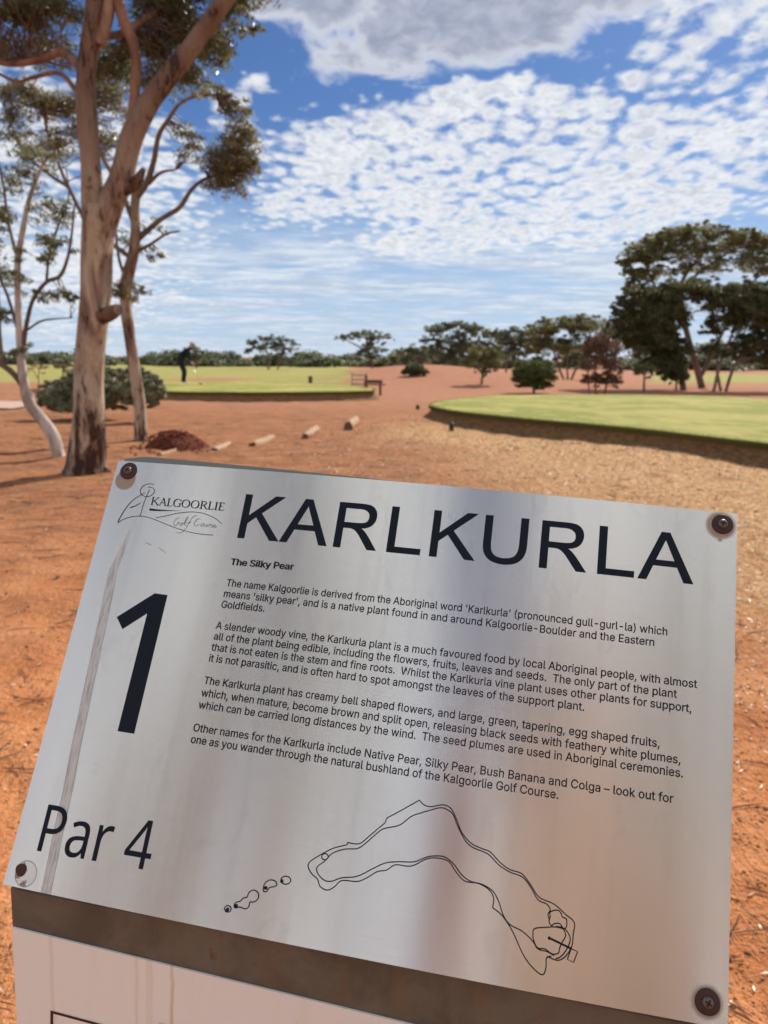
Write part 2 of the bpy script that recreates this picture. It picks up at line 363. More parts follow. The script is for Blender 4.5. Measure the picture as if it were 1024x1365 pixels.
def platform(name, outline, z, nfront):
    o = np.array(outline, float); n = len(o); pts = []
    m = 14
    for i in range(n):
        a, b = o[i], o[(i+1) % n]
        L = np.linalg.norm(b-a); k = max(2, min(60, int(L/0.25)))
        for j in range(k): pts.append(a+(b-a)*j/k)
    p = np.array(pts); cen = p.mean(0); r = np.random.default_rng(5)
    nrm = np.roll(p, -1, 0)-np.roll(p, 1, 0); nrm = np.stack([nrm[:, 1], -nrm[:, 0]], 1); nrm /= np.linalg.norm(nrm, axis=1)[:, None]
    if ((p+nrm*0.1-cen)**2).sum() < ((p-cen)**2).sum(): nrm = -nrm
    N = len(p); jit = ev(S2, p[:, 0]*2, p[:, 1]*2)*1.4 + r.normal(0, 0.006, N)
    p = p + nrm*jit[:, None]
    rings = [(0.0, z, 'turf'), (0.015, z-0.012, 'turf'), (0.012, z-0.07, 'thatch'), (-0.02, z-0.10, 'thatch'), (0.0, z-0.17, 'bank'), (0.10, z-0.25, 'bank'), (0.34, -0.06, 'bank')]
    V = []
    for k, (off, zz, _) in enumerate(rings):
        j2 = r.normal(0, 0.012, N) if k >= 3 else 0
        V.append(np.column_stack([p + nrm*(off + j2*np.ones(N))[:, None], np.full(N, zz)]))
    rt = obj(name, np.vstack(V[:2]), [tuple(range(N))] + [(i, (i+1) % N, N+(i+1) % N, N+i) for i in range(N)], M['turf'], kind='structure')
    VV = np.vstack(V[1:]); f = []; mi = []
    for k in range(len(rings)-2):
        for i in range(N): f.append((k*N+i, k*N+(i+1) % N, (k+1)*N+(i+1) % N, (k+1)*N+i)); mi.append(0 if k < 2 else 1)
    e = obj('earth_edge', VV, f, M['thatch'], rt, True); e.data.materials.append(M['bank']); e.data.polygons.foreach_set('material_index', mi)
    # blades of grass hanging over the lip
    bv = []; bf = []
    for i in range(N):
        for q in range(10):
            s = r.random(); a = p[i]*(1-s)+p[(i+1) % N]*s - nrm[i]*r.uniform(-0.02, 0.05); h = r.uniform(0.012, 0.035); d = r.normal(0, 0.012, 2)+nrm[i]*0.012; wd = 0.004
            tq = np.array([wd, 0]); b = len(bv)
            bv += [(a[0]-wd, a[1], z-.004), (a[0]+wd, a[1], z-.004), (a[0]+d[0], a[1]+d[1], z+h)]; bf.append((b, b+1, b+2))
    obj('edge_grass', bv, bf, M['leaf_green'], rt, kind='stuff')
    return rt
g2 = lambda px, py, z=.3: G(px, py, z)[:2]
right_outline = [g2(572, 540), g2(600, 546), g2(640, 551), g2(700, 557), g2(760, 562), g2(850, 570), g2(940, 580), g2(1024, 590), g2(1160, 604), (9.5, 9.6), (15, 12), (15.5, 20), (11, 22.3), g2(960, 528), g2(850, 526), g2(740, 526), g2(660, 527), g2(610, 531), g2(582, 535)]
platform('tee_platform', right_outline, .3, 0)['label'] = 'raised tee of mown green grass with dark earth edge at right'
left_outline = [g2(205, 521), g2(260, 522), g2(330, 522.5), g2(400, 522), g2(460, 521.5), g2(498, 520.5), g2(500, 518), g2(470, 513), g2(420, 511), g2(330, 509), g2(250, 508), g2(190, 507.5), g2(120, 509), g2(110, 517), g2(150, 520)]
platform('tee_platform', left_outline, .3, 0)['label'] = 'low raised tee of mown grass where the golfer stands'

# gravel cart path at far left
def gravelpath(t):
    g = t.n('ShaderNodeNewGeometry').outputs['Position']; n = t.noise(g, 30, 5, 0.6)
    return bsdf(t, t.mix(n, (0.42, 0.28, 0.22), (0.56, 0.40, 0.33)), 0.95, n, 0.5, 0.02, 0.1)
pa = []; pf = []
for i in range(25):
    u = i/24; x = -26 + u*16.8; yy = 22.0 - 1.4*u + 0.6*math.sin(u*3)
    for s in (-0.9, 0, 0.9): q = (x+s*.12, yy+s*1.5); pa.append((q[0], q[1], float(hgt(*q))+0.03))
for i in range(24):
    for k in range(2): b = i*3+k; pf.append((b, b+3, b+4, b+1))
obj('cart_path', pa, pf, mat('path_gravel', gravelpath), smooth=True, kind='structure')

# ------------------------------------------------------------------ ground litter
def blobs(n, xy, size, flat=0.6, seed=0):
    r = np.random.default_rng(seed)
    base = np.array([(1, 0, 0), (-1, 0, 0), (0, 1, 0), (0, -1, 0), (0, 0, 1), (0, 0, -1)], float)
    fc = np.array([(0, 2, 4), (2, 1, 4), (1, 3, 4), (3, 0, 4), (2, 0, 5), (1, 2, 5), (3, 1, 5), (0, 3, 5)])
    s = size[:, None, None]*np.stack([r.uniform(.7, 1.3, (n, 6)), r.uniform(.7, 1.3, (n, 6)), flat*r.uniform(.7, 1.3, (n, 6))], 2)
    a = r.uniform(0, 6.28, n); v = base[None]*s
    v = np.stack([v[..., 0]*np.cos(a)[:, None]-v[..., 1]*np.sin(a)[:, None], v[..., 0]*np.sin(a)[:, None]+v[..., 1]*np.cos(a)[:, None], v[..., 2]], 2)
    z = hgt(xy[:, 0], xy[:, 1]) + size*0.2
    v = v + np.stack([xy[:, 0], xy[:, 1], z], 1)[:, None, :]
    f = fc[None]+np.arange(n)[:, None, None]*6
    return v.reshape(-1, 3), f.reshape(-1, 3)
def scatter(n, rmin, rmax, power=1.0, amin=-34, amax=34, seed=0):
    r = np.random.default_rng(seed); u = r.random(n); rr = rmin*(rmax/rmin)**(u**power); a = np.radians(r.uniform(amin, amax, n))
    return np.stack([rr*np.sin(a), rr*np.cos(a)], 1), rr
def randmat(name, cols, rough=0.85):
    def f(t):
        r = E(t, t.n('ShaderNodeNewGeometry').outputs['Random Per Island']); c = t.mix(t.ss(r, 0, .5), cols[0], cols[1]); c = t.mix(t.ss(r, .6, .95), c, cols[2]); return bsdf(t, c, rough, spec=.3)
    return mat(name, f)
xy, rr = scatter(70000, 0.9, 16, 1.15, -42, 42, 3); sz = np.clip(np.random.default_rng(3).lognormal(-5.85, 0.5, len(xy)), .0012, .016)*(0.65+0.14*rr)
keep = np.random.default_rng(9).random(len(xy)) < np.where(xy[:, 0] > 0.2, 1.0, 0.42)
v, f = blobs(keep.sum(), xy[keep], sz[keep], .6, 4)
tag(obj('soil_crumbs', v, f, randmat('crumbs', ((0.36, 0.14, 0.065), (0.56, 0.27, 0.13), (0.16, 0.075, 0.05)))), 'loose red soil crumbs and small stones on the ground', 'gravel', kind='stuff')
# flat pale chips and dry leaves
def leaves_on_ground(n, amin, amax, rmin, rmax, ln, seed, filt=None, lift=0.5):
    xy, rr = scatter(n, rmin, rmax, .9, amin, amax, seed); r = np.random.default_rng(seed+1)
    if filt is not None:
        k = filt(xy, r); xy = xy[k]; rr = rr[k]
    n = len(xy); L = ln*r.uniform(.5, 1.4, n)*(0.7+0.09*rr); wd = L*r.uniform(.12, .3, n); a = r.uniform(0, 6.28, n); z = hgt(xy[:, 0], xy[:, 1])+0.004
    d = np.stack([np.cos(a), np.sin(a), r.normal(0, .25, n)*lift], 1); s = np.stack([-np.sin(a), np.cos(a), r.normal(0, .5, n)*lift], 1)
    c = np.stack([xy[:, 0], xy[:, 1], z], 1); up = np.array([0, 0, 1.0])
    v = np.stack([c-d*L[:, None]/2, c+s*wd[:, None]/2+up*(L*.06)[:, None], c+d*L[:, None]/2+up*(L*.1*lift)[:, None], c-s*wd[:, None]/2+up*(L*.06)[:, None]], 1)
    return v.reshape(-1, 3), np.arange(n*4).reshape(n, 4)
strawf = lambda xy, r: r.random(len(xy)) < (masks(xy[:, 0], xy[:, 1])[0]*0.95+0.05)
v, f = leaves_on_ground(26000, -8, 42, 1.0, 18, .028, 21, strawf)
tag(obj('leaf_litter', v, f, randmat('dry_leaf', ((0.34, 0.20, 0.10), (0.62, 0.47, 0.28), (0.80, 0.70, 0.55)), .55)), 'dry straw coloured leaf litter scattered right of the sign', 'leaf litter', kind='stuff')
v, f = leaves_on_ground(7000, -42, 14, 1.0, 16, .026, 31)
tag(obj('leaf_litter', v, f, randmat('old_leaf', ((0.16, 0.08, 0.05), (0.40, 0.22, 0.11), (0.66, 0.5, 0.34)), .6)), 'sparse dead leaves on the red sand left of the sign', 'leaf litter', kind='stuff')
# dry grass stubble
n = 26000; xy, rr = scatter(n, 2.2, 18, .8, -4, 42, 41); r = np.random.default_rng(42); k = strawf(xy, r); xy = xy[k]; rr = rr[k]; n = len(xy)
h = r.uniform(.012, .05, n)*(0.6+.05*rr); a = r.uniform(0, 6.28, n); ln = r.normal(0, .5, (n, 2))*h[:, None]*1.4; wd = .0012+.00035*rr
c = np.stack([xy[:, 0], xy[:, 1], hgt(xy[:, 0], xy[:, 1])-.003], 1); s = np.stack([np.cos(a)*wd, np.sin(a)*wd, 0*a], 1)
v = np.stack([c-s, c+s, c+np.stack([ln[:, 0], ln[:, 1], h], 1)], 1).reshape(-1, 3)
tag(obj('dry_grass', v, np.arange(n*3).reshape(n, 3), randmat('dry_grass', ((0.42, 0.28, 0.13), (0.62, 0.46, 0.24), (0.48, 0.40, 0.16)), .7)), 'short dry grass stubble between the sign and right tee', 'grass', kind='stuff')
# twigs
tw = MB(); r = np.random.default_rng(51)
for i in range(1000):
    u = r.random(); rr = 1.0*(14)**(u); a = math.radians(r.uniform(-42, 42)); p = np.array([rr*math.sin(a), rr*math.cos(a)]); L = r.uniform(.03, .16)*(.8+.1*rr); th = r.uniform(0, 3.14); bend = r.normal(0, .15)
    pts = []
    for s in (-.5, -.15, .2, .5):
        q = p+np.array([math.cos(th+bend*s), math.sin(th+bend*s)])*L*s; pts.append((q[0], q[1], float(hgt(*q))+.004+r.uniform(0, .004)))
    tw.tube(pts, [.0013*(.8+.12*rr), .0022*(.8+.12*rr), .0010], 4)
tag(tw.obj('twigs', randmat('twig', ((0.07, 0.04, 0.03), (0.16, 0.09, 0.06), (0.30, 0.2, 0.13)))), 'small dark twigs lying about on the red sand', 'twigs', kind='stuff')

# ------------------------------------------------------------------ trees
def foliage(clumps, dens, leaf, seed, droop=0.3, sub=14, tight=0.42, aspect=0.25, shell=0.75):
    """clumps: (centre, (rx, ry, rz), weight). returns quads."""
    r = np.random.default_rng(seed); V = []
    subs = []
    for c, rad, wt in clumps:
        c = np.array(c); rad = np.array(rad, float); m = max(3, int(sub*wt))
        d = r.normal(size=(m, 3)); d /= np.linalg.norm(d, axis=1)[:, None]; d[:, 2] = np.where(d[:, 2] < -0.35, -d[:, 2]*.6, d[:, 2])
        rr = r.uniform(shell*.5, 1.0, m)**.6; sc_ = c + d*rad*rr[:, None]; subs.append((sc_, rad))
        nn = int(dens*wt)//m+1
        for q in sc_:
            k = r.normal(size=(nn, 3)); k /= np.linalg.norm(k, axis=1)[:, None]; k *= (r.random(nn)**.45)[:, None]
            s = rad.mean()*tight*r.uniform(.6, 1.15); P_ = q + k*np.array([s*1.15, s*1.15, s*.62])
            V.append(P_)
    P_ = np.vstack(V); n = len(P_); L = leaf*r.uniform(.6, 1.35, n)
    a = r.uniform(0, 6.28, n); dz_ = r.uniform(-1, .6, n)*1.0 - droop; d = np.stack([np.cos(a), np.sin(a), dz_], 1); d /= np.linalg.norm(d, axis=1)[:, None]
    q = r.normal(size=(n, 3)); s = np.cross(d, q); s /= np.linalg.norm(s, axis=1)[:, None]
    l2 = (L/2)[:, None]; w2 = (L*aspect/2*r.uniform(.7, 1.3, n))[:, None]; bend = np.cross(d, s)*l2*.25
    v = np.stack([P_-d*l2, P_+s*w2+bend, P_+d*l2, P_-s*w2+bend], 1).reshape(-1, 3)
    return v, np.arange(n*4).reshape(n, 4), subs
def branch_to(mb, a, b, r0, r1, seed, sides=5, wig=.08, sag=0.0):
    r = np.random.default_rng(seed); a = np.array(a, float); b = np.array(b, float); L = np.linalg.norm(b-a)
    pts = [a]; 
    for u in (.25, .5, .75): pts.append(a+(b-a)*u+r.normal(0, wig*L, 3)*np.array([1, 1, .6])+np.array([0, 0, L*sag*math.sin(u*3.14)]))
    pts.append(b); mb.tube(smoothpath(pts, 9), [r0, (r0+r1)*.5, r1], sides, .06, False, seed); return pts
def tree(name, label, cat, base, Y, trunks, clumps, leafm, barkm, dens, leaf, seed, group=None, fill=True, twig=.02, sub=14, tight=.42, aspect=.35, droop=.3, dscale=1.0, shell=.75, maxsub=99):
    """trunks: list of ([(px,py[,dY])...], [w px...]); clumps: (px,py,rx,ry[,dY[,weight]]) in photo pixels at depth Y"""
    B = W(*base, Y); B[2] = float(hgt(B[0], B[1])); s = Y/FPX
    root = thing(name, label, cat, B, group)
    tips = []
    for i, (pp, ww) in enumerate(trunks):
        P_ = [W(q[0], q[1], Y+(q[2] if len(q) > 2 else 0)) for q in pp]
        if i == 0 or len(pp[0]) > 3: P_[0][2] = min(P_[0][2], float(hgt(P_[0][0], P_[0][1])))-.05
        sp = smoothpath(P_, 10+4*len(P_)); tips.append(sp)
        v, f = tube(sp, [x*s/2 for x in ww], 10, .07, True, seed+i)
        obj('trunk' if i == 0 else 'limb', v, f, barkm, root, True)
    cl = []
    for c in clumps:
        px, py, rx, ry = c[:4]; dY = c[4] if len(c) > 4 else 0; wt = c[5] if len(c) > 5 else (rx*ry)/900
        cl.append((W(px, py, Y+dY), (rx*s, (rx+ry)*.5*s*dscale, ry*s), wt))
    if Y > 30:
        dens *= 2.0; tight *= .74; leaf *= .66; aspect = .5; sub = int(sub*6)
    cl += [(c + np.array(rd)*np.array([q1*.7, 0, q2*.8]), (rd[0]*.35, rd[1]*.35, rd[2]*.35), wt*.12) for c, rd, wt in list(cl) for q1, q2 in ((-1, .7), (.9, .8), (.2, 1.1), (-1.25, -.1), (1.25, 0), (.5, -.9))]
    v, f, subs = foliage(cl, dens, leaf, seed, droop, sub, tight, aspect, shell)
    obj('foliage', v, f, leafm, root, kind='stuff')
    allp = np.vstack(tips); mb = MB(); k = 0
    for sc_, rad in subs:
        for q in sc_[:maxsub]:
            k += 1
            if (k % 8 if Y > 30 else k % 4) and len(subs) > 3 and maxsub > 90: continue
            dd = np.linalg.norm(allp-q, axis=1) + np.maximum(0, allp[:, 2]-q[2])*1.5
            a = allp[np.argmin(dd)]; branch_to(mb, a, q, twig, twig*.25, seed*31+k, 4, .07, .05)
    if mb.v: mb.obj('branches', barkm, root, True, 'stuff')
    return root

# --- foreground gum
Ym = 9.0
mt = W(112, 634, Ym); mt[2] = float(hgt(mt[0], mt[1]))
root = thing('gum_tree', 'big pale gum tree with thick forked trunk and peeling bark nearest at left', 'tree', mt)
def limb(name, pp, ww, mtl, parent, Y, sides=16, jit=.09, seed=1, n=40, sink=False):
    P_ = [W(q[0], q[1], Y+(q[2] if len(q) > 2 else 0)) for q in pp]
    if sink: P_[0][2] = float(hgt(P_[0][0], P_[0][1]))-.08
    sp = smoothpath(P_, n); s = Y/FPX*(.83 if ww[0] > 18 else 1)
    v, f = tube(sp, [x*s/2 for x in ww], sides, jit, True, seed); obj(name, v, f, mtl, parent, True); return sp
T1 = limb('trunk', [(112, 634), (116, 600), (119, 550), (120, 500), (124, 440), (127, 390), (128, 340), (131, 300), (133, 275)], [66, 56, 48, 44, 45, 46, 46, 50, 44], M['bark_main'], root, Ym, 28, .11, 2, 70, True)
L1 = limb('limb', [(124, 318), (123, 270), (122, 225), (117, 160), (114, 110), (120, 60), (126, 0), (120, -60), (100, -140, -.2)], [34, 32, 30, 30, 27, 27, 26, 20, 14], M['bark_main'], root, Ym, 20, .09, 3, 60)
L2 = limb('limb', [(134, 312), (145, 275), (160, 240), (172, 195), (184, 165), (203, 132), (228, 98), (252, 68), (284, 22), (306, -8), (345, -60), (390, -130)], [40, 40, 36, 33, 32, 30, 29, 27, 24, 23, 19, 12], M['bark_main'], root, Ym, 20, .09, 4, 64)
L3 = limb('limb', [(168, 205), (177, 160), (180, 120), (182, 85), (177, 55), (164, 25), (158, 0), (150, -60)], [20, 18, 15, 15, 15, 16, 16, 11], M['bark_red'], root, Ym, 14, .05, 5, 40)
L4 = limb('limb', [(132, 60), (142, 28), (146, 0), (150, -50, .2)], [16, 15, 14, 9], M['bark_limb'], root, Ym, 12, .05, 6, 24)
limb('broken_stub', [(128, 424, -.05), (146, 418, -.15), (158, 412, -.25)], [26, 22, 17], M['stub'], root, Ym, 12, .1, 7, 10)
limb('broken_stub', [(165, 252, .0), (182, 243, -.05), (192, 224, -.08)], [22, 20, 6], M['stub'], root, Ym, 12, .12, 8, 12)
limb('root_flare', [(122, 606), (132, 622), (146, 632)], [34, 26, 10], M['bark_main'], root, Ym, 12, .08, 9, 12)
limb('root_flare', [(108, 606), (98, 622), (84, 634)], [34, 28, 10], M['bark_main'], root, Ym, 12, .08, 10, 12)
L5 = limb('limb', [(112, 95), (85, 70, .3), (60, 78, .6), (30, 84, .8), (-5, 82, 1), (-60, 60, 1.2)], [14, 11, 9, 9, 7, 5], M['bark_red'], root, Ym, 10, .06, 12, 34)
L6 = limb('limb', [(108, 130), (80, 98, .3), (45, 103, .6), (20, 108, .7), (-20, 88, 1)], [7, 6, 5, 4, 3], M['bark_red'], root, Ym, 8, .06, 13, 30)
L7 = limb('limb', [(130, 50), (160, 45, .5), (190, 28, .8), (225, 5, 1.2), (270, -30, 1.4)], [10, 9, 8, 7, 4], M['bark_red'], root, Ym, 8, .06, 14, 30)
cl = []
def C(px, py, rx, ry, dY=0, wt=None, Y=Ym):
    s = Y/FPX; cl.append((W(px, py, Y+dY), (rx*s, (rx+ry)*.6*s, ry*s), (rx*ry)/900 if wt is None else wt))
for c in [(30, -10, 55, 40, .8), (70, 22, 55, 26, .8), (20, 30, 40, 26, .9), (215, 15, 45, 38, 1.2), (250, 60, 48, 42, 1.4), (190, 70, 36, 34, 1.2), (285, 70, 30, 36, 1.0), (230, 110, 48, 30, 1.2), (285, -20, 55, 40, 1), (330, -30, 45, 40, .6), (60, 70, 42, 22, 1.2, .7), (150, 100, 34, 42, 1.4), (160, -40, 70, 40, 1), (310, 20, 26, 34, .9), (-30, 60, 40, 40, 1), (345, 45, 14, 14, .9, .1)]: C(*c)
v, f, subs = foliage(cl, 950, .085, 77, .55, 60, .36, .24, .6)
obj('foliage', v, f, M['leaf'], root, kind='stuff')
allp = np.vstack([L1, L2, L3, L4, L5, L6, L7]); mb = MB(); k = 0
for sc_, rad in subs:
    for q in sc_: k += 1; a = allp[np.argmin(np.linalg.norm(allp-q, axis=1))]; branch_to(mb, a, q, .008, .0025, k, 4, .12) if k % 3 == 0 else None
mb.obj('twigs', M['bark_grey'], root, True, 'stuff')

# --- second gum just behind it
Yn = 12.5
b2 = W(188, 590, Yn); b2[2] = float(hgt(b2[0], b2[1]))
root = thing('gum_tree', 'slender gum tree with pale lower trunk behind the big forked gum', 'tree', b2)
A1 = limb('trunk', [(188, 590), (186, 540), (179, 490), (172, 440), (167, 400), (170, 370), (178, 340), (181, 310), (180, 275), (183, 245)], [22, 19, 18, 17, 18, 19, 17, 15, 13, 12], M['bark_main'], root, Yn, 16, .08, 21, 50, True)
A2 = limb('limb', [(181, 320), (196, 308), (215, 292), (240, 276), (256, 252), (275, 238), (300, 232)], [9, 7, 6, 6, 5, 4, 3], M['bark_grey'], root, Yn, 8, .07, 22, 34)
A3 = limb('limb', [(183, 262), (196, 243), (205, 215), (212, 180), (224, 160), (240, 138), (262, 128), (290, 126)], [9, 8, 7, 6, 5, 4, 4, 2], M['bark_grey'], root, Yn, 8, .07, 23, 34)
A4 = limb('limb', [(198, 245), (215, 230), (235, 226)], [5, 4, 2], M['bark_grey'], root, Yn, 6, .07, 24, 14)
A5 = limb('limb', [(182, 335), (200, 326), (222, 312), (240, 308)], [5, 4, 3, 2], M['bark_grey'], root, Yn, 6, .07, 25, 16)
A6 = limb('limb', [(180, 300), (160, 250), (140, 215), (125, 180), (120, 140)], [7, 6, 5, 4, 3], M['bark_grey'], root, Yn, 6, .07, 26, 20)
A7 = limb('limb', [(172, 380), (160, 350), (155, 310), (158, 270)], [5, 4, 3, 2], M['bark_grey'], root, Yn, 6, .07, 27, 20)
A8 = limb('limb', [(176, 345), (120, 300, .5), (92, 250, .6), (75, 210, .6), (62, 170, .6), (60, 140, .6)], [7, 6, 5, 4, 4, 3], M['bark_grey'], root, Yn, 6, .07, 28, 24)
A9 = limb('limb', [(92, 250, .6), (60, 228, .6), (30, 200, .6), (12, 160, .6)], [5, 4, 3, 2], M['bark_grey'], root, Yn, 6, .07, 29, 20)
cl = []
for c in [(305, 225, 34, 34, 0, 1.6), (320, 195, 26, 34, 0, 1.1), (300, 250, 28, 24, 0, .9), (335, 225, 15, 18, 0, .4), (318, 150, 20, 20, 0, .35), (292, 130, 22, 15, 0, .3), (260, 205, 26, 26, 0, .35), (245, 185, 16, 18, 0, .18), (70, 150, 50, 26, .6, 1.6), (30, 130, 34, 22, .6, .9), (100, 190, 40, 24, .4, .7), (140, 140, 36, 36, .6, 1.3), (150, 205, 26, 34, .5, .5), (60, 205, 44, 24, .6, .5), (165, 400, 14, 34, 0, .45), (178, 330, 16, 26, .2, .18), (205, 300, 20, 22, 0, .12), (210, 345, 14, 16, 0, .1), (190, 395, 12, 14, 0, .15), (20, 180, 30, 30, .6, .4)]: C(*c, Y=Yn)
v, f, subs = foliage(cl, 950, .085, 78, .6, 56, .34, .24, .5)
obj('foliage', v, f, M['leaf_brown'], root, kind='stuff')
allp = np.vstack([A1, A2, A3, A4, A5, A6, A7, A8, A9]); mb = MB()
for sc_, rad in subs:
    for q in sc_: k += 1; a = allp[np.argmin(np.linalg.norm(allp-q, axis=1))]; branch_to(mb, a, q, .011, .003, k, 4, .1)
mb.obj('twigs', M['bark_grey'], root, True, 'stuff')

# --- thin white leaning tree at the left edge
Yw = 10.4
b3 = W(80, 610, Yw); b3[2] = float(hgt(b3[0], b3[1]))
root = thing('gum_tree', 'thin leaning white barked gum with sparse twiggy crown at left edge', 'tree', b3)
B1 = limb('trunk', [(80, 610), (70, 580), (55, 558), (40, 538), (33, 515), (28, 480), (26, 440), (24, 400), (24, 350), (30, 310), (38, 270), (50, 235), (66, 205)], [17, 16, 15, 15, 13, 11, 9, 8, 8, 7, 6, 5, 3], M['bark_white'], root, Yw, 12, .08, 31, 60, True)
B2 = limb('limb', [(34, 518), (18, 498), (5, 488), (-12, 480)], [10, 8, 7, 6], M['bark_grey'], root, Yw, 8, .1, 32, 16)
B3 = limb('limb', [(5, 489), (0, 450), (-2, 400), (-8, 340)], [6, 5, 4, 3], M['bark_grey'], root, Yw, 6, .1, 33, 20)
B4 = limb('limb', [(30, 470), (36, 430), (44, 400), (62, 376), (80, 368), (90, 345), (96, 310), (100, 270)], [6, 6, 5, 5, 5, 4, 3, 2], M['bark_grey'], root, Yw, 6, .08, 34, 30)
B5 = limb('limb', [(24, 440), (12, 400), (2, 375), (-14, 350)], [5, 4, 4, 3], M['bark_grey'], root, Yw, 6, .08, 35, 18)
B6 = limb('limb', [(36, 440), (55, 428), (75, 425), (96, 424)], [3, 3, 2, 1.5], M['bark_grey'], root, Yw, 6, .08, 36, 14)
B7 = limb('limb', [(25, 350), (12, 300), (5, 250), (-5, 200)], [5, 4, 3, 2], M['bark_grey'], root, Yw, 6, .08, 37, 18)
B8 = limb('limb', [(62, 376), (66, 340), (78, 300), (92, 262), (88, 225)], [4, 3, 3, 2, 1.5], M['bark_grey'], root, Yw, 6, .08, 38, 18)
cl = []
for c in [(20, 250, 34, 34, 0, .45), (60, 290, 34, 34, 0, .40), (5, 300, 20, 40, 0, .4), (80, 330, 26, 30, 0, .3), (10, 380, 26, 30, 0, .30), (60, 400, 28, 22, 0, .22), (95, 400, 10, 22, 0, .15), (50, 345, 30, 30, 0, .22), (5, 430, 14, 30, 0, .2), (50, 215, 40, 30, 0, .4), (-20, 350, 25, 60, 0, .6), (15, 470, 20, 12, 0, .12), (40, 465, 20, 14, 0, .1)]: C(*c, Y=Yw)
v, f, subs = foliage(cl, 1500, .065, 79, .6, 34, .34, .26, .4)
obj('foliage', v, f, M['leaf'], root, kind='stuff')
allp = np.vstack([B1, B3, B4, B5, B6, B7, B8]); mb = MB()
for sc_, rad in subs:
    for q in sc_: k += 1; a = allp[np.argmin(np.linalg.norm(allp-q, axis=1))]; branch_to(mb, a, q, .008, .0025, k, 4, .12)
mb.obj('twigs', M['bark_grey'], root, True, 'stuff')

# --- the tall group at right
tree('gum_tree', 'tallest gum at right with open umbrella crown above the dark trees', 'tree', (935, 516), 40,
     [([(937, 514), (926, 480), (915, 440), (908, 400), (912, 370), (935, 340)], [9, 8, 7, 7, 5, 3]), ([(915, 440), (890, 410), (870, 375), (858, 345)], [5, 4, 3, 2]), ([(912, 380), (950, 350), (985, 330), (1015, 322)], [4, 3, 3, 2]), ([(935, 500), (955, 460), (975, 420), (1000, 380), (1035, 350)], [6, 5, 4, 3, 2])],
     [(858, 335, 26, 13), (880, 322, 24, 11), (905, 314, 26, 12), (935, 310, 28, 12), (965, 316, 26, 12), (992, 320, 26, 13), (1022, 328, 24, 14), (1050, 338, 26, 18), (848, 352, 16, 11), (900, 334, 20, 8), (950, 336, 24, 9), (1000, 345, 24, 10), (1035, 362, 22, 16), (875, 348, 14, 7), (838, 366, 11, 9, 0, .3), (846, 382, 12, 8, 0, .3), (832, 350, 10, 9, 0, .3), (880, 366, 30, 10, 0, .22), (935, 362, 34, 12, 0, .3), (900, 325, 40, 14, 1, .6), (980, 332, 44, 14, 1, .6), (870, 345, 30, 14, 0, .35), (920, 345, 40, 12, 0, .3), (990, 358, 40, 14, 0, .35), (855, 372, 18, 12, 0, .25)],
     M['leaf_far'], M['bark_grey'], 2600, .15, 101, twig=.045, sub=9, tight=.55, aspect=.5)
tree('gum_tree', 'dark dense gum with low spreading crown left in the right tree group', 'tree', (890, 516), 36.5,
     [([(912, 514), (906, 480), (900, 440), (890, 410)], [8, 7, 6, 4]), ([(900, 450), (870, 430), (845, 420)], [4, 3, 2])],
     [(915, 388, 38, 15), (885, 400, 30, 16), (855, 410, 26, 16), (838, 432, 24, 20), (860, 440, 30, 24), (890, 432, 28, 20), (850, 462, 22, 18), (880, 466, 24, 20), (872, 490, 22, 16), (900, 492, 14, 22), (905, 470, 16, 16), (828, 410, 12, 10), (945, 392, 24, 13), (870, 420, 40, 22), (850, 395, 22, 14), (835, 450, 18, 16), (870, 455, 34, 24)],
     M['leaf_dark'], M['bark_grey'], 3000, .16, 102, twig=.04, sub=10, tight=.6, aspect=.5)
tree('gum_tree', 'multi stemmed gum with leaning pale stems at the right edge', 'tree', (960, 516), 36,
     [([(952, 514), (960, 485), (972, 455), (985, 425)], [4, 4, 3, 2]), ([(962, 514, 0, 1), (956, 490), (958, 460), (950, 430)], [4, 3, 3, 2]), ([(968, 514, 0, 1), (978, 490), (992, 468), (1010, 440)], [4, 4, 3, 2])],
     [(960, 402, 30, 14), (990, 392, 30, 16), (1020, 398, 26, 20), (1000, 425, 36, 18), (965, 432, 24, 14), (1030, 440, 26, 26), (1000, 458, 24, 14), (950, 470, 16, 12), (1015, 482, 18, 14), (1045, 410, 30, 26), (1040, 480, 24, 20), (945, 445, 14, 12), (975, 475, 12, 9), (985, 410, 44, 18), (1015, 430, 40, 28), (1020, 465, 30, 22)],
     M['leaf_dark'], M['bark_grey'], 2600, .16, 103, twig=.04, sub=9, tight=.55, aspect=.5)
tree('bush', 'dark bluish bush at the foot of the tall gum', 'bush', (902, 514), 36, [([(902, 514), (902, 500)], [3, 2])],
     [(896, 496, 14, 14, 0, 1.2), (905, 503, 12, 10, 0, .8), (890, 506, 8, 8, 0, .4)], M['leaf_dark'], M['bark_grey'], 1500, .12, 104, aspect=.5)
tree('bush', 'small round topped sapling just left of the dark bush', 'bush', (859, 516), 34, [([(859, 515), (859, 500)], [4, 2])],
     [(860, 496, 13, 11, 0, .7)], M['leaf_far'], M['bark_grey'], 1500, .12, 105, aspect=.5)
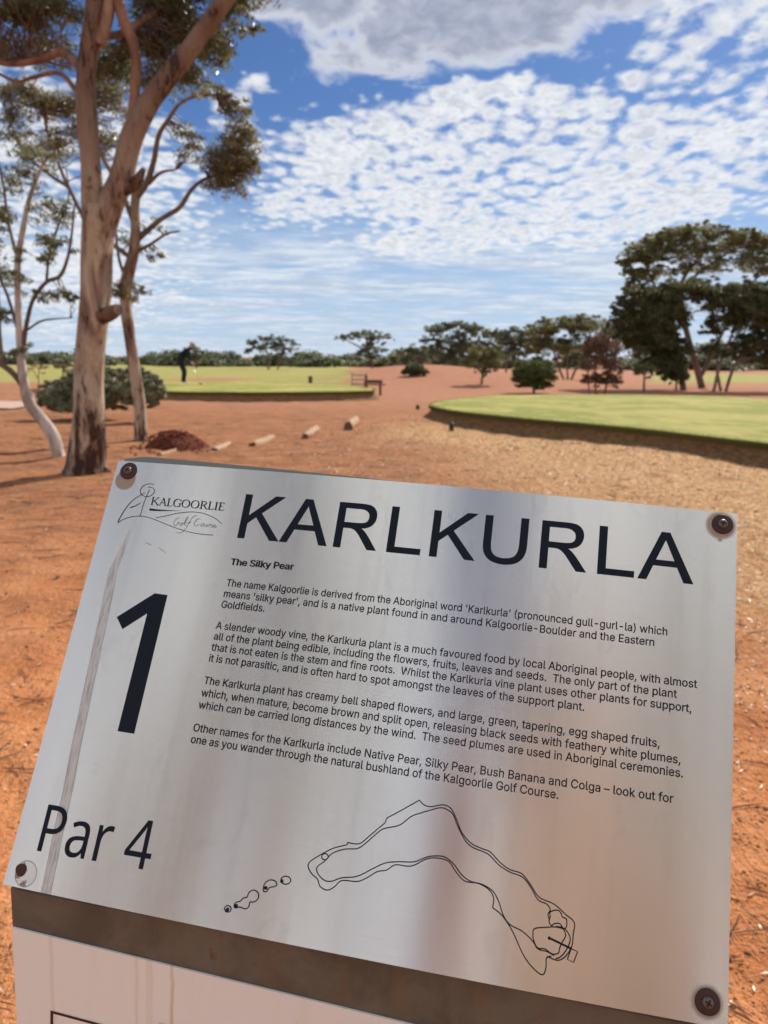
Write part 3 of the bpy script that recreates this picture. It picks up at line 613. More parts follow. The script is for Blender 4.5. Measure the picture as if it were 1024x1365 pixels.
# --- middle right group
tree('gum_tree', 'rounded dark gum with fan of thin trunks behind the dead shrub', 'tree', (755, 505), 52,
     [([(752, 506), (745, 490), (738, 470), (730, 455)], [3, 3, 2, 2]), ([(757, 506, 0, 1), (756, 485), (758, 460)], [3, 2, 2]), ([(761, 506, 0, 1), (770, 488), (785, 465)], [3, 3, 2])],
     [(722, 446, 22, 18), (745, 440, 22, 16), (768, 436, 24, 15), (790, 440, 24, 17), (735, 468, 26, 16), (770, 466, 28, 16), (805, 462, 22, 16), (715, 462, 14, 12), (820, 448, 16, 14)],
     M['leaf_far'], M['bark_grey'], 2500, .2, 111, twig=.05, sub=10, tight=.62, aspect=.5)
tree('dead_shrub', 'brown dead leafed shrub behind the right tee', 'shrub', (798, 521), 31,
     [([(795, 520), (793, 490), (796, 465)], [3, 2, 1]), ([(806, 520, 0, 1), (812, 495), (815, 475)], [3, 2, 1]), ([(786, 520, 0, 1), (784, 498), (783, 478)], [2, 2, 1])],
     [(798, 462, 17, 16, 0, .9), (800, 488, 22, 20, 0, 1.5), (818, 496, 12, 16, 0, .6), (790, 508, 14, 10, 0, .8), (815, 510, 14, 9, 0, .8), (803, 470, 24, 20, 0, 1.0)], M['leaf_dead'], M['bark_red'], 1100, .10, 112, twig=.014, sub=18, tight=.4, aspect=.4)
tree('bush', 'round olive green bush behind the right tee', 'bush', (712, 519), 31, [([(712, 519), (712, 505)], [4, 2])],
     [(712, 496, 25, 18, 0, 2.4), (700, 506, 17, 12, 0, 1.4), (726, 505, 15, 12, 0, 1.4), (712, 514, 22, 6, 0, 1.6)], M['leaf_green'], M['bark_grey'], 2200, .07, 113, aspect=.4, sub=22, tight=.45)
tree('small_tree', 'small rounded tree on short trunk before the red mound', 'tree', (647, 515), 36,
     [([(642, 516), (643, 502), (648, 488)], [4, 3, 3]), ([(643, 504), (652, 494), (660, 484)], [3, 2, 2])],
     [(648, 474, 22, 14), (638, 486, 16, 12), (656, 484, 18, 13), (652, 462, 14, 8), (643, 497, 10, 7)], M['leaf_far'], M['bark_grey'], 3200, .13, 114, twig=.025, aspect=.5, tight=.5)
mid = 'gum trees behind the red mound'
tree('gum_tree', 'large spreading gum directly behind the red mound', 'tree', (600, 490), 70, [([(600, 491), (600, 475), (603, 450)], [4, 4, 2]), ([(600, 480), (585, 462), (575, 445)], [2, 2, 1])],
     [(590, 442, 22, 10), (612, 438, 22, 9), (632, 446, 20, 11), (575, 455, 14, 8), (600, 462, 26, 13), (625, 468, 22, 15), (585, 474, 20, 11), (608, 482, 26, 9)], M['leaf_dist'], M['bark_grey'], 2600, .27, 121, mid, twig=.06, sub=9, tight=.55, aspect=.5)
tree('gum_tree', 'low gum left in the clump behind the mound', 'tree', (560, 490), 72, [([(560, 490), (560, 470)], [3, 2])],
     [(545, 470, 14, 7), (562, 466, 16, 8), (558, 480, 22, 9), (540, 482, 10, 6)], M['leaf_dist'], M['bark_grey'], 2600, .27, 122, mid, twig=.05, sub=8, tight=.55, aspect=.5)
tree('gum_tree', 'gum between the mound clump and rounded dark gum', 'tree', (675, 495), 66, [([(675, 495), (675, 460)], [3, 2])],
     [(660, 450, 20, 10), (680, 456, 22, 13), (694, 443, 18, 7), (670, 475, 26, 13), (695, 470, 18, 18), (712, 460, 14, 18)], M['leaf_dist'], M['bark_grey'], 2600, .27, 123, mid, twig=.05, sub=8, tight=.55, aspect=.5)
tree('gum_tree', 'gum with flat one sided crown left of the mound', 'tree', (490, 490), 85, [([(497, 491), (494, 475), (488, 460)], [3, 3, 2]), ([(492, 470), (475, 460), (460, 453)], [2, 2, 1])],
     [(487, 448, 20, 7), (505, 452, 17, 8), (468, 450, 18, 5), (497, 468, 18, 11), (485, 478, 18, 9), (505, 482, 14, 7), (455, 452, 8, 4)], M['leaf_dist'], M['bark_grey'], 2400, .32, 124, None, twig=.06, sub=9, tight=.5, aspect=.5)
tree('gum_tree', 'domed gum standing alone beyond the left fairway', 'tree', (362, 490), 88, [([(358, 491), (358, 475), (352, 462)], [3, 2, 2]), ([(370, 491, 0, 1), (374, 478), (380, 466)], [2, 2, 1])],
     [(345, 458, 16, 7), (362, 454, 20, 7), (380, 460, 17, 7), (338, 470, 12, 7), (388, 472, 12, 8), (360, 466, 24, 7), (345, 482, 14, 6), (384, 484, 14, 6)], M['leaf_dist'], M['bark_grey'], 2400, .32, 125, None, twig=.06, sub=9, tight=.5, aspect=.5)
tree('gum_tree', 'rounded tree directly behind the golfer', 'tree', (262, 489), 95, [([(262, 490), (262, 474)], [3, 2])],
     [(258, 470, 14, 8), (268, 478, 14, 8), (250, 480, 12, 7)], M['leaf_dist'], M['bark_grey'], 2400, .33, 126, None, twig=.06, sub=9, tight=.5, aspect=.5)
# far tree line, one mass
cl = []; r = np.random.default_rng(131)
for X in np.arange(-118, 150, 2.0):
    Yd = 118 + r.uniform(-8, 14); top = r.uniform(.5, 1.7)*(1.0 if X < 30 else 1.9); 
    if r.random() < .22: top *= 2.0
    if r.random() < .2: top *= .5
    for q in range(2): cl.append(((X+r.uniform(-1.5, 1.5), Yd, top*(.18+.5*q)), (r.uniform(1.8, 3.4), 2.0, top*.40), 1.0))
v, f, subs = foliage(cl, 700, .50, 131, .2, 7, .7, .7)
tag(obj('distant_woods', v, f, M['leaf_dist']), 'long low line of trees along the horizon', 'woods', kind='stuff')
trk = MB()
for c, rad, wt in cl[::2]: trk.tube([(c[0], c[1], -.3), (c[0]+.2, c[1], c[2]+.5)], [.13, .08], 5)
tag(trk.obj('distant_trunks', M['bark_grey']), 'thin trunks within the tree line on the horizon', 'trunks', kind='stuff')
# shrubs at left
tree('saltbush', 'wide grey green saltbush behind the big forked trunk', 'shrub', (110, 556), 17, [([(110, 556), (110, 540)], [5, 3])],
     [(82, 527, 26, 20, 0, 2.0), (125, 514, 34, 26, .3, 3.2), (68, 538, 16, 14, 0, 1.0), (150, 528, 28, 24, 0, 2.2), (105, 540, 40, 14, -.2, 2.0)], M['leaf_salt'], M['bark_grey'], 5200, .07, 141, aspect=.35, sub=26, tight=.4, twig=.008)
tree('saltbush', 'smaller grey saltbush right of the slender trunk', 'shrub', (190, 545), 16, [([(190, 546), (190, 530)], [5, 3])],
     [(190, 520, 24, 22, 0, 2.4), (176, 505, 18, 16, .2, 1.2), (205, 520, 12, 18, 0, .9), (190, 536, 22, 10, 0, 1.0)], M['leaf_salt'], M['bark_grey'], 5200, .07, 142, aspect=.35, sub=26, tight=.4, twig=.008)
tree('saltbush', 'small pale shrub on the red bank at left', 'shrub', (84, 500), 26, [([(84, 503), (84, 492)], [2, 2])],
     [(84, 487, 13, 10, 0, .9)], M['leaf_salt'], M['bark_grey'], 4000, .06, 143, aspect=.35, sub=22, tight=.4, twig=.008)
tree('dead_shrub', 'reddish twiggy dead shrub on the red bank at left', 'shrub', (50, 505), 23, [([(50, 506), (52, 494), (60, 484)], [1.5, 1.2, .8]), ([(50, 504), (44, 492), (40, 484)], [1.2, 1, .6])],
     [(50, 492, 14, 9, 0, .4)], M['leaf_dead'], M['bark_red'], 700, .05, 144, aspect=.3, sub=22, tight=.4, twig=.007)
tree('bush', 'low dark dome shaped bush on top of the red mound', 'bush', (553, 502), 39.5, [([(553, 502), (553, 496)], [4, 2])],
     [(553, 493, 12, 7, 0, 2.4), (545, 497, 9, 5, 0, 1.0), (562, 497, 9, 5, 0, 1.0)], M['leaf_dark'], M['bark_grey'], 2200, .09, 145, aspect=.5, sub=22, tight=.5)

# --- unseen tree row added behind the camera to shape bands in the steel's reflection
for i, (x, y, hh, rr_) in enumerate([(-10.5, -11, 8, .26), (-6.9, -9, 11, .30), (-5.3, -9.6, 9, .24), (1.2, -10, 7, .30), (3.6, -11, 10, .3)]):
    rt = thing('gum_tree', ['leftmost broad', 'wide', 'tallest slender', 'stout pale', 'rightmost'][i]+' gum added behind the camera to shape reflections in the steel sign', 'tree', (x, y, 0))
    sp_ = smoothpath([(x, y, -.1), (x+.15, y, hh*.3), (x-.1, y, hh*.6), (x+.1, y, hh*.9)], 16)
    v, f = tube(sp_, [rr_, rr_*.7, rr_*.3], 12, .06); obj('trunk', v, f, M['bark_main'], rt, True)
    cs = [((x+dx_*1.5, y+dy_, hh*q), (1.1, 1.1, .7), 1.0) for dx_, dy_, q in ((-.9, .5, .45), (.8, -.6, .62), (.3, .2, .80), (-.6, 0, .92), (.5, 0, 1.0))]
    v, f, subs = foliage(cs, 900, .22, 150+i, .3, 10, .5, .5); obj('foliage', v, f, M['leaf'], rt, kind='stuff')
    mb = MB()
    for c, _, _ in cs: branch_to(mb, sp_[min(15, max(3, int(c[2]/hh*13)-2))], c, .07, .02, i)
    mb.obj('branches', M['bark_main'], rt, True, 'stuff')

# ------------------------------------------------------------------ small things on the course
M['wood_end_shade'] = simple('shaded_end_wood', (0.16, 0.09, 0.06), .85, .35, 25, .2, .8, .006)  # log ends: shade of the end faces put into a darker wood colour
M['wood_top'] = simple('bleached_wood', (0.38, 0.25, 0.16), .85, .45, 12, .2, .8, .006)
M['dirt'] = simple('damp_red_earth', (0.13, 0.038, 0.024), .95, .4, 9, .1, 1.0, .03)
M['dark_plastic'] = simple('dark_plastic', (0.03, 0.03, 0.035), .5, .2, 20)
specs = [((208, 607), (240, 599), .085, .05, 'short wooden log at foot of the red dirt pile', 61),
         ((283, 602), (307, 590), .13, .075, 'weathered wooden log second from the red dirt pile', 62),
         ((333, 595), (365, 581), .15, .10, 'longest weathered wooden log in middle of the row', 63),
         ((405, 585), (424, 571), .16, .12, 'short stout wooden log just left of the last one', 64),
         ((463, 572), (476, 561), .20, .17, 'thick chopped log farthest from the dirt pile', 65)]
for (a, b, wd, ht, lab, sd_) in specs:
    A = G(*a); B = G(*b); d = B-A; L = np.linalg.norm(d[:2]); ux = np.array([d[0], d[1], 0])/L; uy = np.array([-ux[1], ux[0], 0]); c = (A+B)/2; z0 = float(hgt(c[0], c[1]))
    rt = thing('wooden_log', lab, 'log', (c[0], c[1], z0), 'wooden logs edging the sandy path')
    r = np.random.default_rng(sd_)
    # body: rough hewn half-round
    prof = [(-.5, -.15), (-.5, .35), (-.42, .75), (-.2, .95), (.15, 1.0), (.4, .8), (.5, .4), (.5, -.15)]
    ns = 7; V = []; F = []
    for i in range(ns):
        u = (i/(ns-1)-.5)*L
        for q in prof:
            V.append(c + ux*(u*.78+r.normal(0, .012)) + uy*(q[0]*wd*.8+r.normal(0, .012)) + np.array([0, 0, z0-c[2]-.012+q[1]*ht*.88+r.normal(0, .011)]))
    m_ = len(prof)
    for i in range(ns-1):
        for j in range(m_): F.append((i*m_+j, i*m_+(j+1) % m_, (i+1)*m_+(j+1) % m_, (i+1)*m_+j))
    obj('timber', V, F, M['wood_top'], rt, True)
    for e in (0, ns-1):
        ring = [V[e*m_+j]+ux*(-.002 if e == 0 else .002) for j in range(m_)]; obj('sawn_end', ring, [tuple(range(m_)) if e else tuple(range(m_-1, -1, -1))], M['wood_end_shade'], rt)
# dirt pile
pc = G(228, 600); z0 = float(hgt(pc[0], pc[1])); n1_, n2_ = 26, 40; V = []; F = []
for i in range(n1_):
    for j in range(n2_):
        a = j/n2_*2*math.pi; rr = i/(n1_-1); x = math.cos(a)*rr*.52; y = math.sin(a)*rr*.45; skew = -.10
        h = .25*max(0, 1-rr**2.2)*(1 + .25*math.sin(3*a+1)*rr) + float(ev(S3, x*3+5, y*3))*3.2*(1-rr)+float(ev(S2, x*5+9, y*5))*1.2*(1-rr)
        V.append((pc[0]+x+skew*(1-rr), pc[1]+.35+y, z0+h-.02))
for i in range(n1_-1):
    for j in range(n2_): F.append((i*n2_+j, i*n2_+(j+1) % n2_, (i+1)*n2_+(j+1) % n2_, (i+1)*n2_+j))
dp = thing('dirt_pile', 'low heap of dark red earth beside the slender gum', 'dirt pile', (pc[0], pc[1]+.35, z0))
obj('heap', V, F, M['dirt'], dp, True)
cxy = np.stack([pc[0]+np.random.default_rng(7).normal(0, .30, 260), pc[1]+.2+np.random.default_rng(8).normal(0, .25, 260)], 1)
rad_ = np.hypot((cxy[:, 0]-pc[0]+.05)/.52, (cxy[:, 1]-pc[1]-.35)/.45); v, f = blobs(260, cxy, np.random.default_rng(6).uniform(.008, .03, 260), .8, 9)
v[:, 2] += np.repeat(.25*np.clip(1-rad_**2.2, 0, 1), 6); obj('clods', v, f, M['dirt'], dp, kind='stuff')
# small tee markers
for (px, py, hpx, rpx, lab) in [(602, 573, 11, 3.3, 'small dark cylindrical post standing in the straw ground, the nearer one'), (557, 545, 6, 2.4, 'tiny dark post near the tip of the right tee')]:
    b = G(px, py); s = b[1]/FPX; z0 = float(hgt(b[0], b[1])); rt = thing('marker_post', lab, 'marker post', (b[0], b[1], z0), 'dark marker posts on the open ground')
    v, f = tube([(b[0], b[1], z0-.02), (b[0], b[1], z0+hpx*s*.8)], [rpx*s, rpx*s], 14, 0); obj('post', v, f, M['dark_plastic'], rt, True)
    v, f = tube([(b[0], b[1], z0+hpx*s*.8), (b[0], b[1], z0+hpx*s*.9), (b[0], b[1], z0+hpx*s)], [rpx*s*1.15, rpx*s*1.15, rpx*s*.6], 14, 0); obj('cap', v, f, M['dark_plastic'], rt, True)
# bench beyond the left tee
Yb = 28.5; b = W(500, 524, Yb); z0 = float(hgt(b[0], b[1])); s = Yb/FPX
M['bench'] = simple('dark_timber', (0.13, 0.075, 0.05), .8, .3, 20)
bn = thing('bench', 'dark timber bench with uneven posts beyond the left tee', 'bench', (b[0], b[1], z0))
xl, xr = W(488, 520, Yb)[0], W(507, 520, Yb)[0]
for x, h in ((xl, .74), (xr, .55)):
    for dy_ in (-.18, .18): MB().box((x, b[1]+dy_, z0+h/2-.03), (.09, .09, h+.06 if dy_ > 0 else .44), bev=.008).obj('leg', M['bench'], bn)
for j, dy_ in enumerate((-.16, 0, .16)): MB().box(((xl+xr)/2+.04, b[1]+dy_, z0+.405+.0*j), (xr-xl+.30, .13, .045), bev=.006).obj('seat_plank', M['bench'], bn)
MB().box(((xl+xr)/2, b[1]+.235, z0+.50), (xr-xl+.15, .04, .12), bev=.006).obj('back_rail', M['bench'], bn)
# marker boards beside the bench
b = W(479, 517, 30.5); z0 = float(hgt(b[0], b[1])); rk = thing('slat_rack', 'pale pinkish slatted timber rack left of the bench', 'rack', (b[0], b[1], z0))
M['pinkwood'] = simple('pale_timber', (0.50, 0.34, 0.27), .8, .2, 20)
for dx_ in (-.28, .28): MB().box((b[0]+dx_, b[1], z0+.38), (.05, .05, .8)).obj('post', M['pinkwood'], rk)
for q in range(4): MB().box((b[0], b[1]-.04, z0+.16+.17*q), (.64, .025, .075)).obj('slat', M['pinkwood'], rk)
b = W(414, 512, 34.5); z0 = float(hgt(b[0], b[1])); rt = thing('timber_post', 'lone square grey timber post behind the left tee', 'post', (b[0], b[1], z0))
MB().box((b[0], b[1], z0+.24), (.17, .17, .52), bev=.015).obj('post', M['bench'], rt)
# green seedling on the red sand at left
sp_ = G(75, 772); z0 = float(hgt(sp_[0], sp_[1])); rt = thing('seedling', 'tiny pale green seedling on the sand left of the sign', 'plant', (sp_[0], sp_[1], z0))
mb = MB(); r = np.random.default_rng(88)
for i in range(16):
    a = r.uniform(0, 6.28); L = r.uniform(.012, .035); d = np.array([math.cos(a), math.sin(a), r.uniform(.3, 1.0)])*L; sdv = np.array([-math.sin(a), math.cos(a), 0])*.0045; c = np.array([sp_[0], sp_[1], z0])
    mb.add([c, c+d*.5+sdv, c+d, c+d*.5-sdv], [(0, 1, 2, 3)])
mb.obj('leaves', M['leaf_green'], rt, kind='stuff')

# ------------------------------------------------------------------ golfer
Yg = 30.0; gb = W(246, 511, Yg); gz_ = .3
GB = np.array([gb[0], gb[1], gz_])
golfer = thing('person', 'golfer in dark clothes and white shoes bending over the ball on the left tee', 'person', GB)
M['cloth'] = simple('navy_clothing', (0.014, 0.017, 0.028), .9, .4, 30, .2, .6, .01)
M['skin'] = simple('skin', (0.45, 0.27, 0.19), .6, .1, 30)
M['white'] = simple('white_leather', (0.75, 0.74, 0.72), .5, .05, 30)
M['steel'] = simple('club_steel', (0.5, 0.5, 0.52), .3, .05, 30, metallic=1.0)
# facing +x, leaning forward
J = {'pelvis': (-.14, 0, .90, .18), 'waist': (-.08, 0, 1.06, .18), 'chest': (.10, 0, 1.22, .225), 'neck': (.24, 0, 1.36, .065), 'headb': (.30, 0, 1.41, .085), 'head': (.355, 0, 1.47, .098), 'crown': (.375, 0, 1.53, .075),
     'hipL': (-.11, .10, .84, .10), 'kneeL': (.02, .14, .48, .068), 'ankL': (-.04, .15, .10, .045), 'toeL': (.13, .17, .045, .042),
     'hipR': (-.11, -.10, .84, .10), 'kneeR': (.02, -.14, .48, .068), 'ankR': (-.04, -.15, .10, .045), 'toeR': (.13, -.17, .045, .042),
     'shL': (.16, .18, 1.28, .08), 'elL': (.23, .16, 1.03, .055), 'wrL': (.30, .05, .86, .034), 'haL': (.34, .02, .80, .036),
     'shR': (.16, -.18, 1.28, .08), 'elR': (.23, -.16, 1.02, .055), 'wrR': (.31, -.04, .82, .034), 'haR': (.36, -.01, .75, .036)}
Ed = [('pelvis', 'waist'), ('waist', 'chest'), ('chest', 'neck'), ('neck', 'headb'), ('headb', 'head'), ('head', 'crown')]
for s_ in 'LR': Ed += [('pelvis', 'hip'+s_), ('hip'+s_, 'knee'+s_), ('knee'+s_, 'ank'+s_), ('ank'+s_, 'toe'+s_), ('chest', 'sh'+s_), ('sh'+s_, 'el'+s_), ('el'+s_, 'wr'+s_), ('wr'+s_, 'ha'+s_)]
def skin_body(J, Ed, parent, mats, pick, rotz=0.0, root='pelvis'):
    keys = list(J); me = bpy.data.meshes.new('skeleton'); me.from_pydata([J[k_][:3] for k_ in keys], [(keys.index(a), keys.index(b)) for a, b in Ed], []); tmp = bpy.data.objects.new('skeleton', me); COL.objects.link(tmp)
    md = tmp.modifiers.new('skin', 'SKIN'); md.use_smooth_shade = True
    for i, k_ in enumerate(keys): me.skin_vertices[0].data[i].radius = (J[k_][3], J[k_][3]); me.skin_vertices[0].data[i].use_root = (k_ == root)
    tmp.modifiers.new('sub', 'SUBSURF').levels = 2; tmp.modifiers['sub'].render_levels = 2
    dg = bpy.context.evaluated_depsgraph_get(); m2 = bpy.data.meshes.new_from_object(tmp.evaluated_get(dg)); bpy.data.objects.remove(tmp)
    m2.name = 'body'; m2.materials.clear(); [m2.materials.append(q) for q in mats]
    for p_ in m2.polygons: p_.material_index = pick(p_.center)
    b = bpy.data.objects.new('body', m2); COL.objects.link(b); b.parent = parent; b.rotation_euler = (0, 0, rotz); return b
skin_body(J, Ed, golfer, [M['cloth'], M['skin'], M['white']], lambda c: 1 if (c.z > 1.385 and c.x > .22) or (c.x > .29 and c.z < .88 and c.z > .6) else (2 if c.z < .095 else 0))
def loc(*a): return GB+np.array(a)
v, f = tube([loc(.355, 0, 1.50), loc(.37, 0, 1.555), loc(.378, 0, 1.59)], [.108, .104, .05], 16); obj('hair', v, f, simple('grey_hair', (.30, .28, .26), .8), golfer, True)
MB().tube([loc(.45, 0, 1.455), loc(.475, 0, 1.43)], [.014, .018], 8).obj('nose', M['skin'], golfer, True)
for s_ in (-1, 1):
    MB().tube([loc(.35, s_*.095, 1.46), loc(.35, s_*.112, 1.465)], [.02, .026], 8).obj('ear', M['skin'], golfer, True)
    MB().tube([loc(.445, s_*.035, 1.48), loc(.455, s_*.035, 1.478)], [.011, .009], 8).obj('eye', M['dark_plastic'], golfer, True)
MB().box(loc(.445, 0, 1.41), (.012, .045, .008)).obj('mouth', simple('lips', (.35, .15, .12), .6), golfer)
for hx, hy, hz_ in ((.34, .02, .80), (.36, -.01, .75)):
    for q in range(4):
        z_ = hz_-.028+q*.018; MB().tube(smoothpath([loc(hx-.01, hy+.03, z_), loc(hx+.035, hy+.022, z_-.004), loc(hx+.045, hy-.005, z_-.008), loc(hx+.03, hy-.026+.003*q, z_-.01)], 8), [.0095, .009, .0075], 6).obj('finger', M['skin'], golfer, True)
    MB().tube([loc(hx-.01, hy-.025, hz_+.02), loc(hx+.02, hy-.02, hz_-.01), loc(hx+.034, hy-.012, hz_-.04)], [.011, .010, .008], 6).obj('thumb', M['skin'], golfer, True)
club = thing('golf_club', 'golf club held down by the golfer', 'golf club', loc(.38, 0, .7))
MB().tube([loc(.33, .01, .90), loc(.385, 0, .66)], [.014, .011], 8).obj('grip', M['dark_plastic'], club, True)
MB().tube([loc(.385, 0, .66), loc(.60, -.02, .04)], [.006, .005], 6).obj('shaft', M['steel'], club, True)
MB().box(loc(.63, -.02, .03), (.10, .06, .05), bev=.015).obj('club_head', M['dark_plastic'], club, True)
bm = bmesh.new(); bmesh.ops.create_icosphere(bm, subdivisions=2, radius=.0215); 
vv = [loc(.74, -.03, .0215)+np.array(q.co) for q in bm.verts]; ff = [tuple(x.index for x in f_.verts) for f_ in bm.faces]; bm.free()
tag(obj('golf_ball', vv, ff, M['white'], None, True), 'white golf ball on the grass before the golfer', 'ball')

# the person taking the picture stands behind the camera; only the steel plate mirrors them
ph = thing('person', 'person in tan shirt and brown hat behind the sign viewer, mirrored faintly in the steel', 'person', (.13, -.46, 0))
M['shirt'] = simple('tan_shirt', (0.42, 0.30, 0.22), .9, .2, 30); M['trousers'] = simple('dark_trousers', (0.06, 0.055, 0.06), .9, .2, 30)
JP = {'pelvis': (0, 0, .92, .15), 'waist': (.0, 0, 1.08, .14), 'chest': (0, 0, 1.28, .165), 'neck': (.01, 0, 1.46, .06), 'headb': (.03, 0, 1.53, .08), 'head': (.05, 0, 1.61, .095), 'crown': (.05, 0, 1.69, .075)}
EP = [('pelvis', 'waist'), ('waist', 'chest'), ('chest', 'neck'), ('neck', 'headb'), ('headb', 'head'), ('head', 'crown')]
for s_, q in (('L', 1), ('R', -1)):
    JP.update({'hip'+s_: (0, .10*q, .84, .10), 'knee'+s_: (.02, .12*q, .48, .066), 'ank'+s_: (0, .13*q, .10, .045), 'toe'+s_: (.16, .15*q, .045, .04), 'sh'+s_: (.0, .18*q, 1.38, .065), 'el'+s_: (.13, .24*q, 1.16, .045), 'wr'+s_: (.31, .11*q+.09, 1.29, .031), 'ha'+s_: (.38, .075*q+.13, 1.32, .034)})
    EP += [('pelvis', 'hip'+s_), ('hip'+s_, 'knee'+s_), ('knee'+s_, 'ank'+s_), ('ank'+s_, 'toe'+s_), ('chest', 'sh'+s_), ('sh'+s_, 'el'+s_), ('el'+s_, 'wr'+s_), ('wr'+s_, 'ha'+s_)]
skin_body(JP, EP, ph, [M['shirt'], M['skin'], M['trousers']], lambda c: 1 if (c.z > 1.46 or (c.x > .17 and c.z > 1.1)) else (2 if c.z < .98 else 0), math.pi/2)
def lp_(x, y, z): return np.array([.13 - y, -.46 + x, z])
for q in (-1, 1):
    for k in range(4): MB().tube(smoothpath([lp_(.38, .13+.075*q, 1.30+.02*k), lp_(.405, .13+.05*q, 1.302+.02*k), lp_(.40, .13+.025*q, 1.304+.018*k)], 6), [.009, .0085, .007], 6).obj('finger', M['skin'], ph, True)
    MB().tube(smoothpath([lp_(.37, .13+.075*q, 1.34), lp_(.36, .13+.05*q, 1.352), lp_(.355, .13+.035*q, 1.35)], 6), [.011, .010, .008], 6).obj('thumb', M['skin'], ph, True)
    MB().tube([lp_(.05, .09*q, 1.60), lp_(.05, .108*q, 1.605)], [.02, .025], 8).obj('ear', M['skin'], ph, True)
    MB().tube([lp_(.138, .034*q, 1.615), lp_(.146, .034*q, 1.614)], [.011, .008], 8).obj('eye', M['dark_plastic'], ph, True)
MB().tube([lp_(.14, 0, 1.60), lp_(.168, 0, 1.575)], [.012, .017], 8).obj('nose', M['skin'], ph, True)
hb = MB(); hb.tube([lp_(.05, 0, 1.655), lp_(.05, 0, 1.665)], [.19, .185], 28); hb.tube([lp_(.05, 0, 1.66), lp_(.05, 0, 1.73), lp_(.05, 0, 1.765)], [.108, .102, .06], 24); hb.obj('hat', simple('brown_hat', (.16, .09, .055), .9), ph, True)

# ------------------------------------------------------------------ the sign
crn = [(158, 614), (983, 685), (970, 1376), (3, 1182)]
rs = [ray(*q) for q in crn]
l_ = np.linalg.solve(np.array([rs[1], -rs[2], rs[3]]).T, rs[0]); Pn = [rs[0], l_[0]*rs[1], l_[1]*rs[2], l_[2]*rs[3]]
SW = .45; k_ = SW/np.linalg.norm(Pn[1]-Pn[0]); PC = [CAM+k_*q for q in Pn]
su = (PC[1]-PC[0])/SW; sv = PC[3]-PC[0]; SK = float((sv/np.linalg.norm(sv))@su); sn = np.cross(sv, su); sn /= np.linalg.norm(sn); sv = np.cross(su, sn); sv = sv if sv[2] < 0 else -sv; SH = .3014; SO = PC[0]
def bow(u): return 0.0065*(1-(2*u/SW-1)**2)
def SP(u, v, h=0.0): return SO + su*u + sv*v + sn*(bow(u)+h)
def inv(x, y):
    d = ray(x, y); wv = 0
    for _ in range(6):
        tt = ((SO+wv*sn-CAM)@sn)/(d@sn); q = CAM+tt*d-SO; a = q@su; b = q@sv; wv = bow(a)
    return a, b
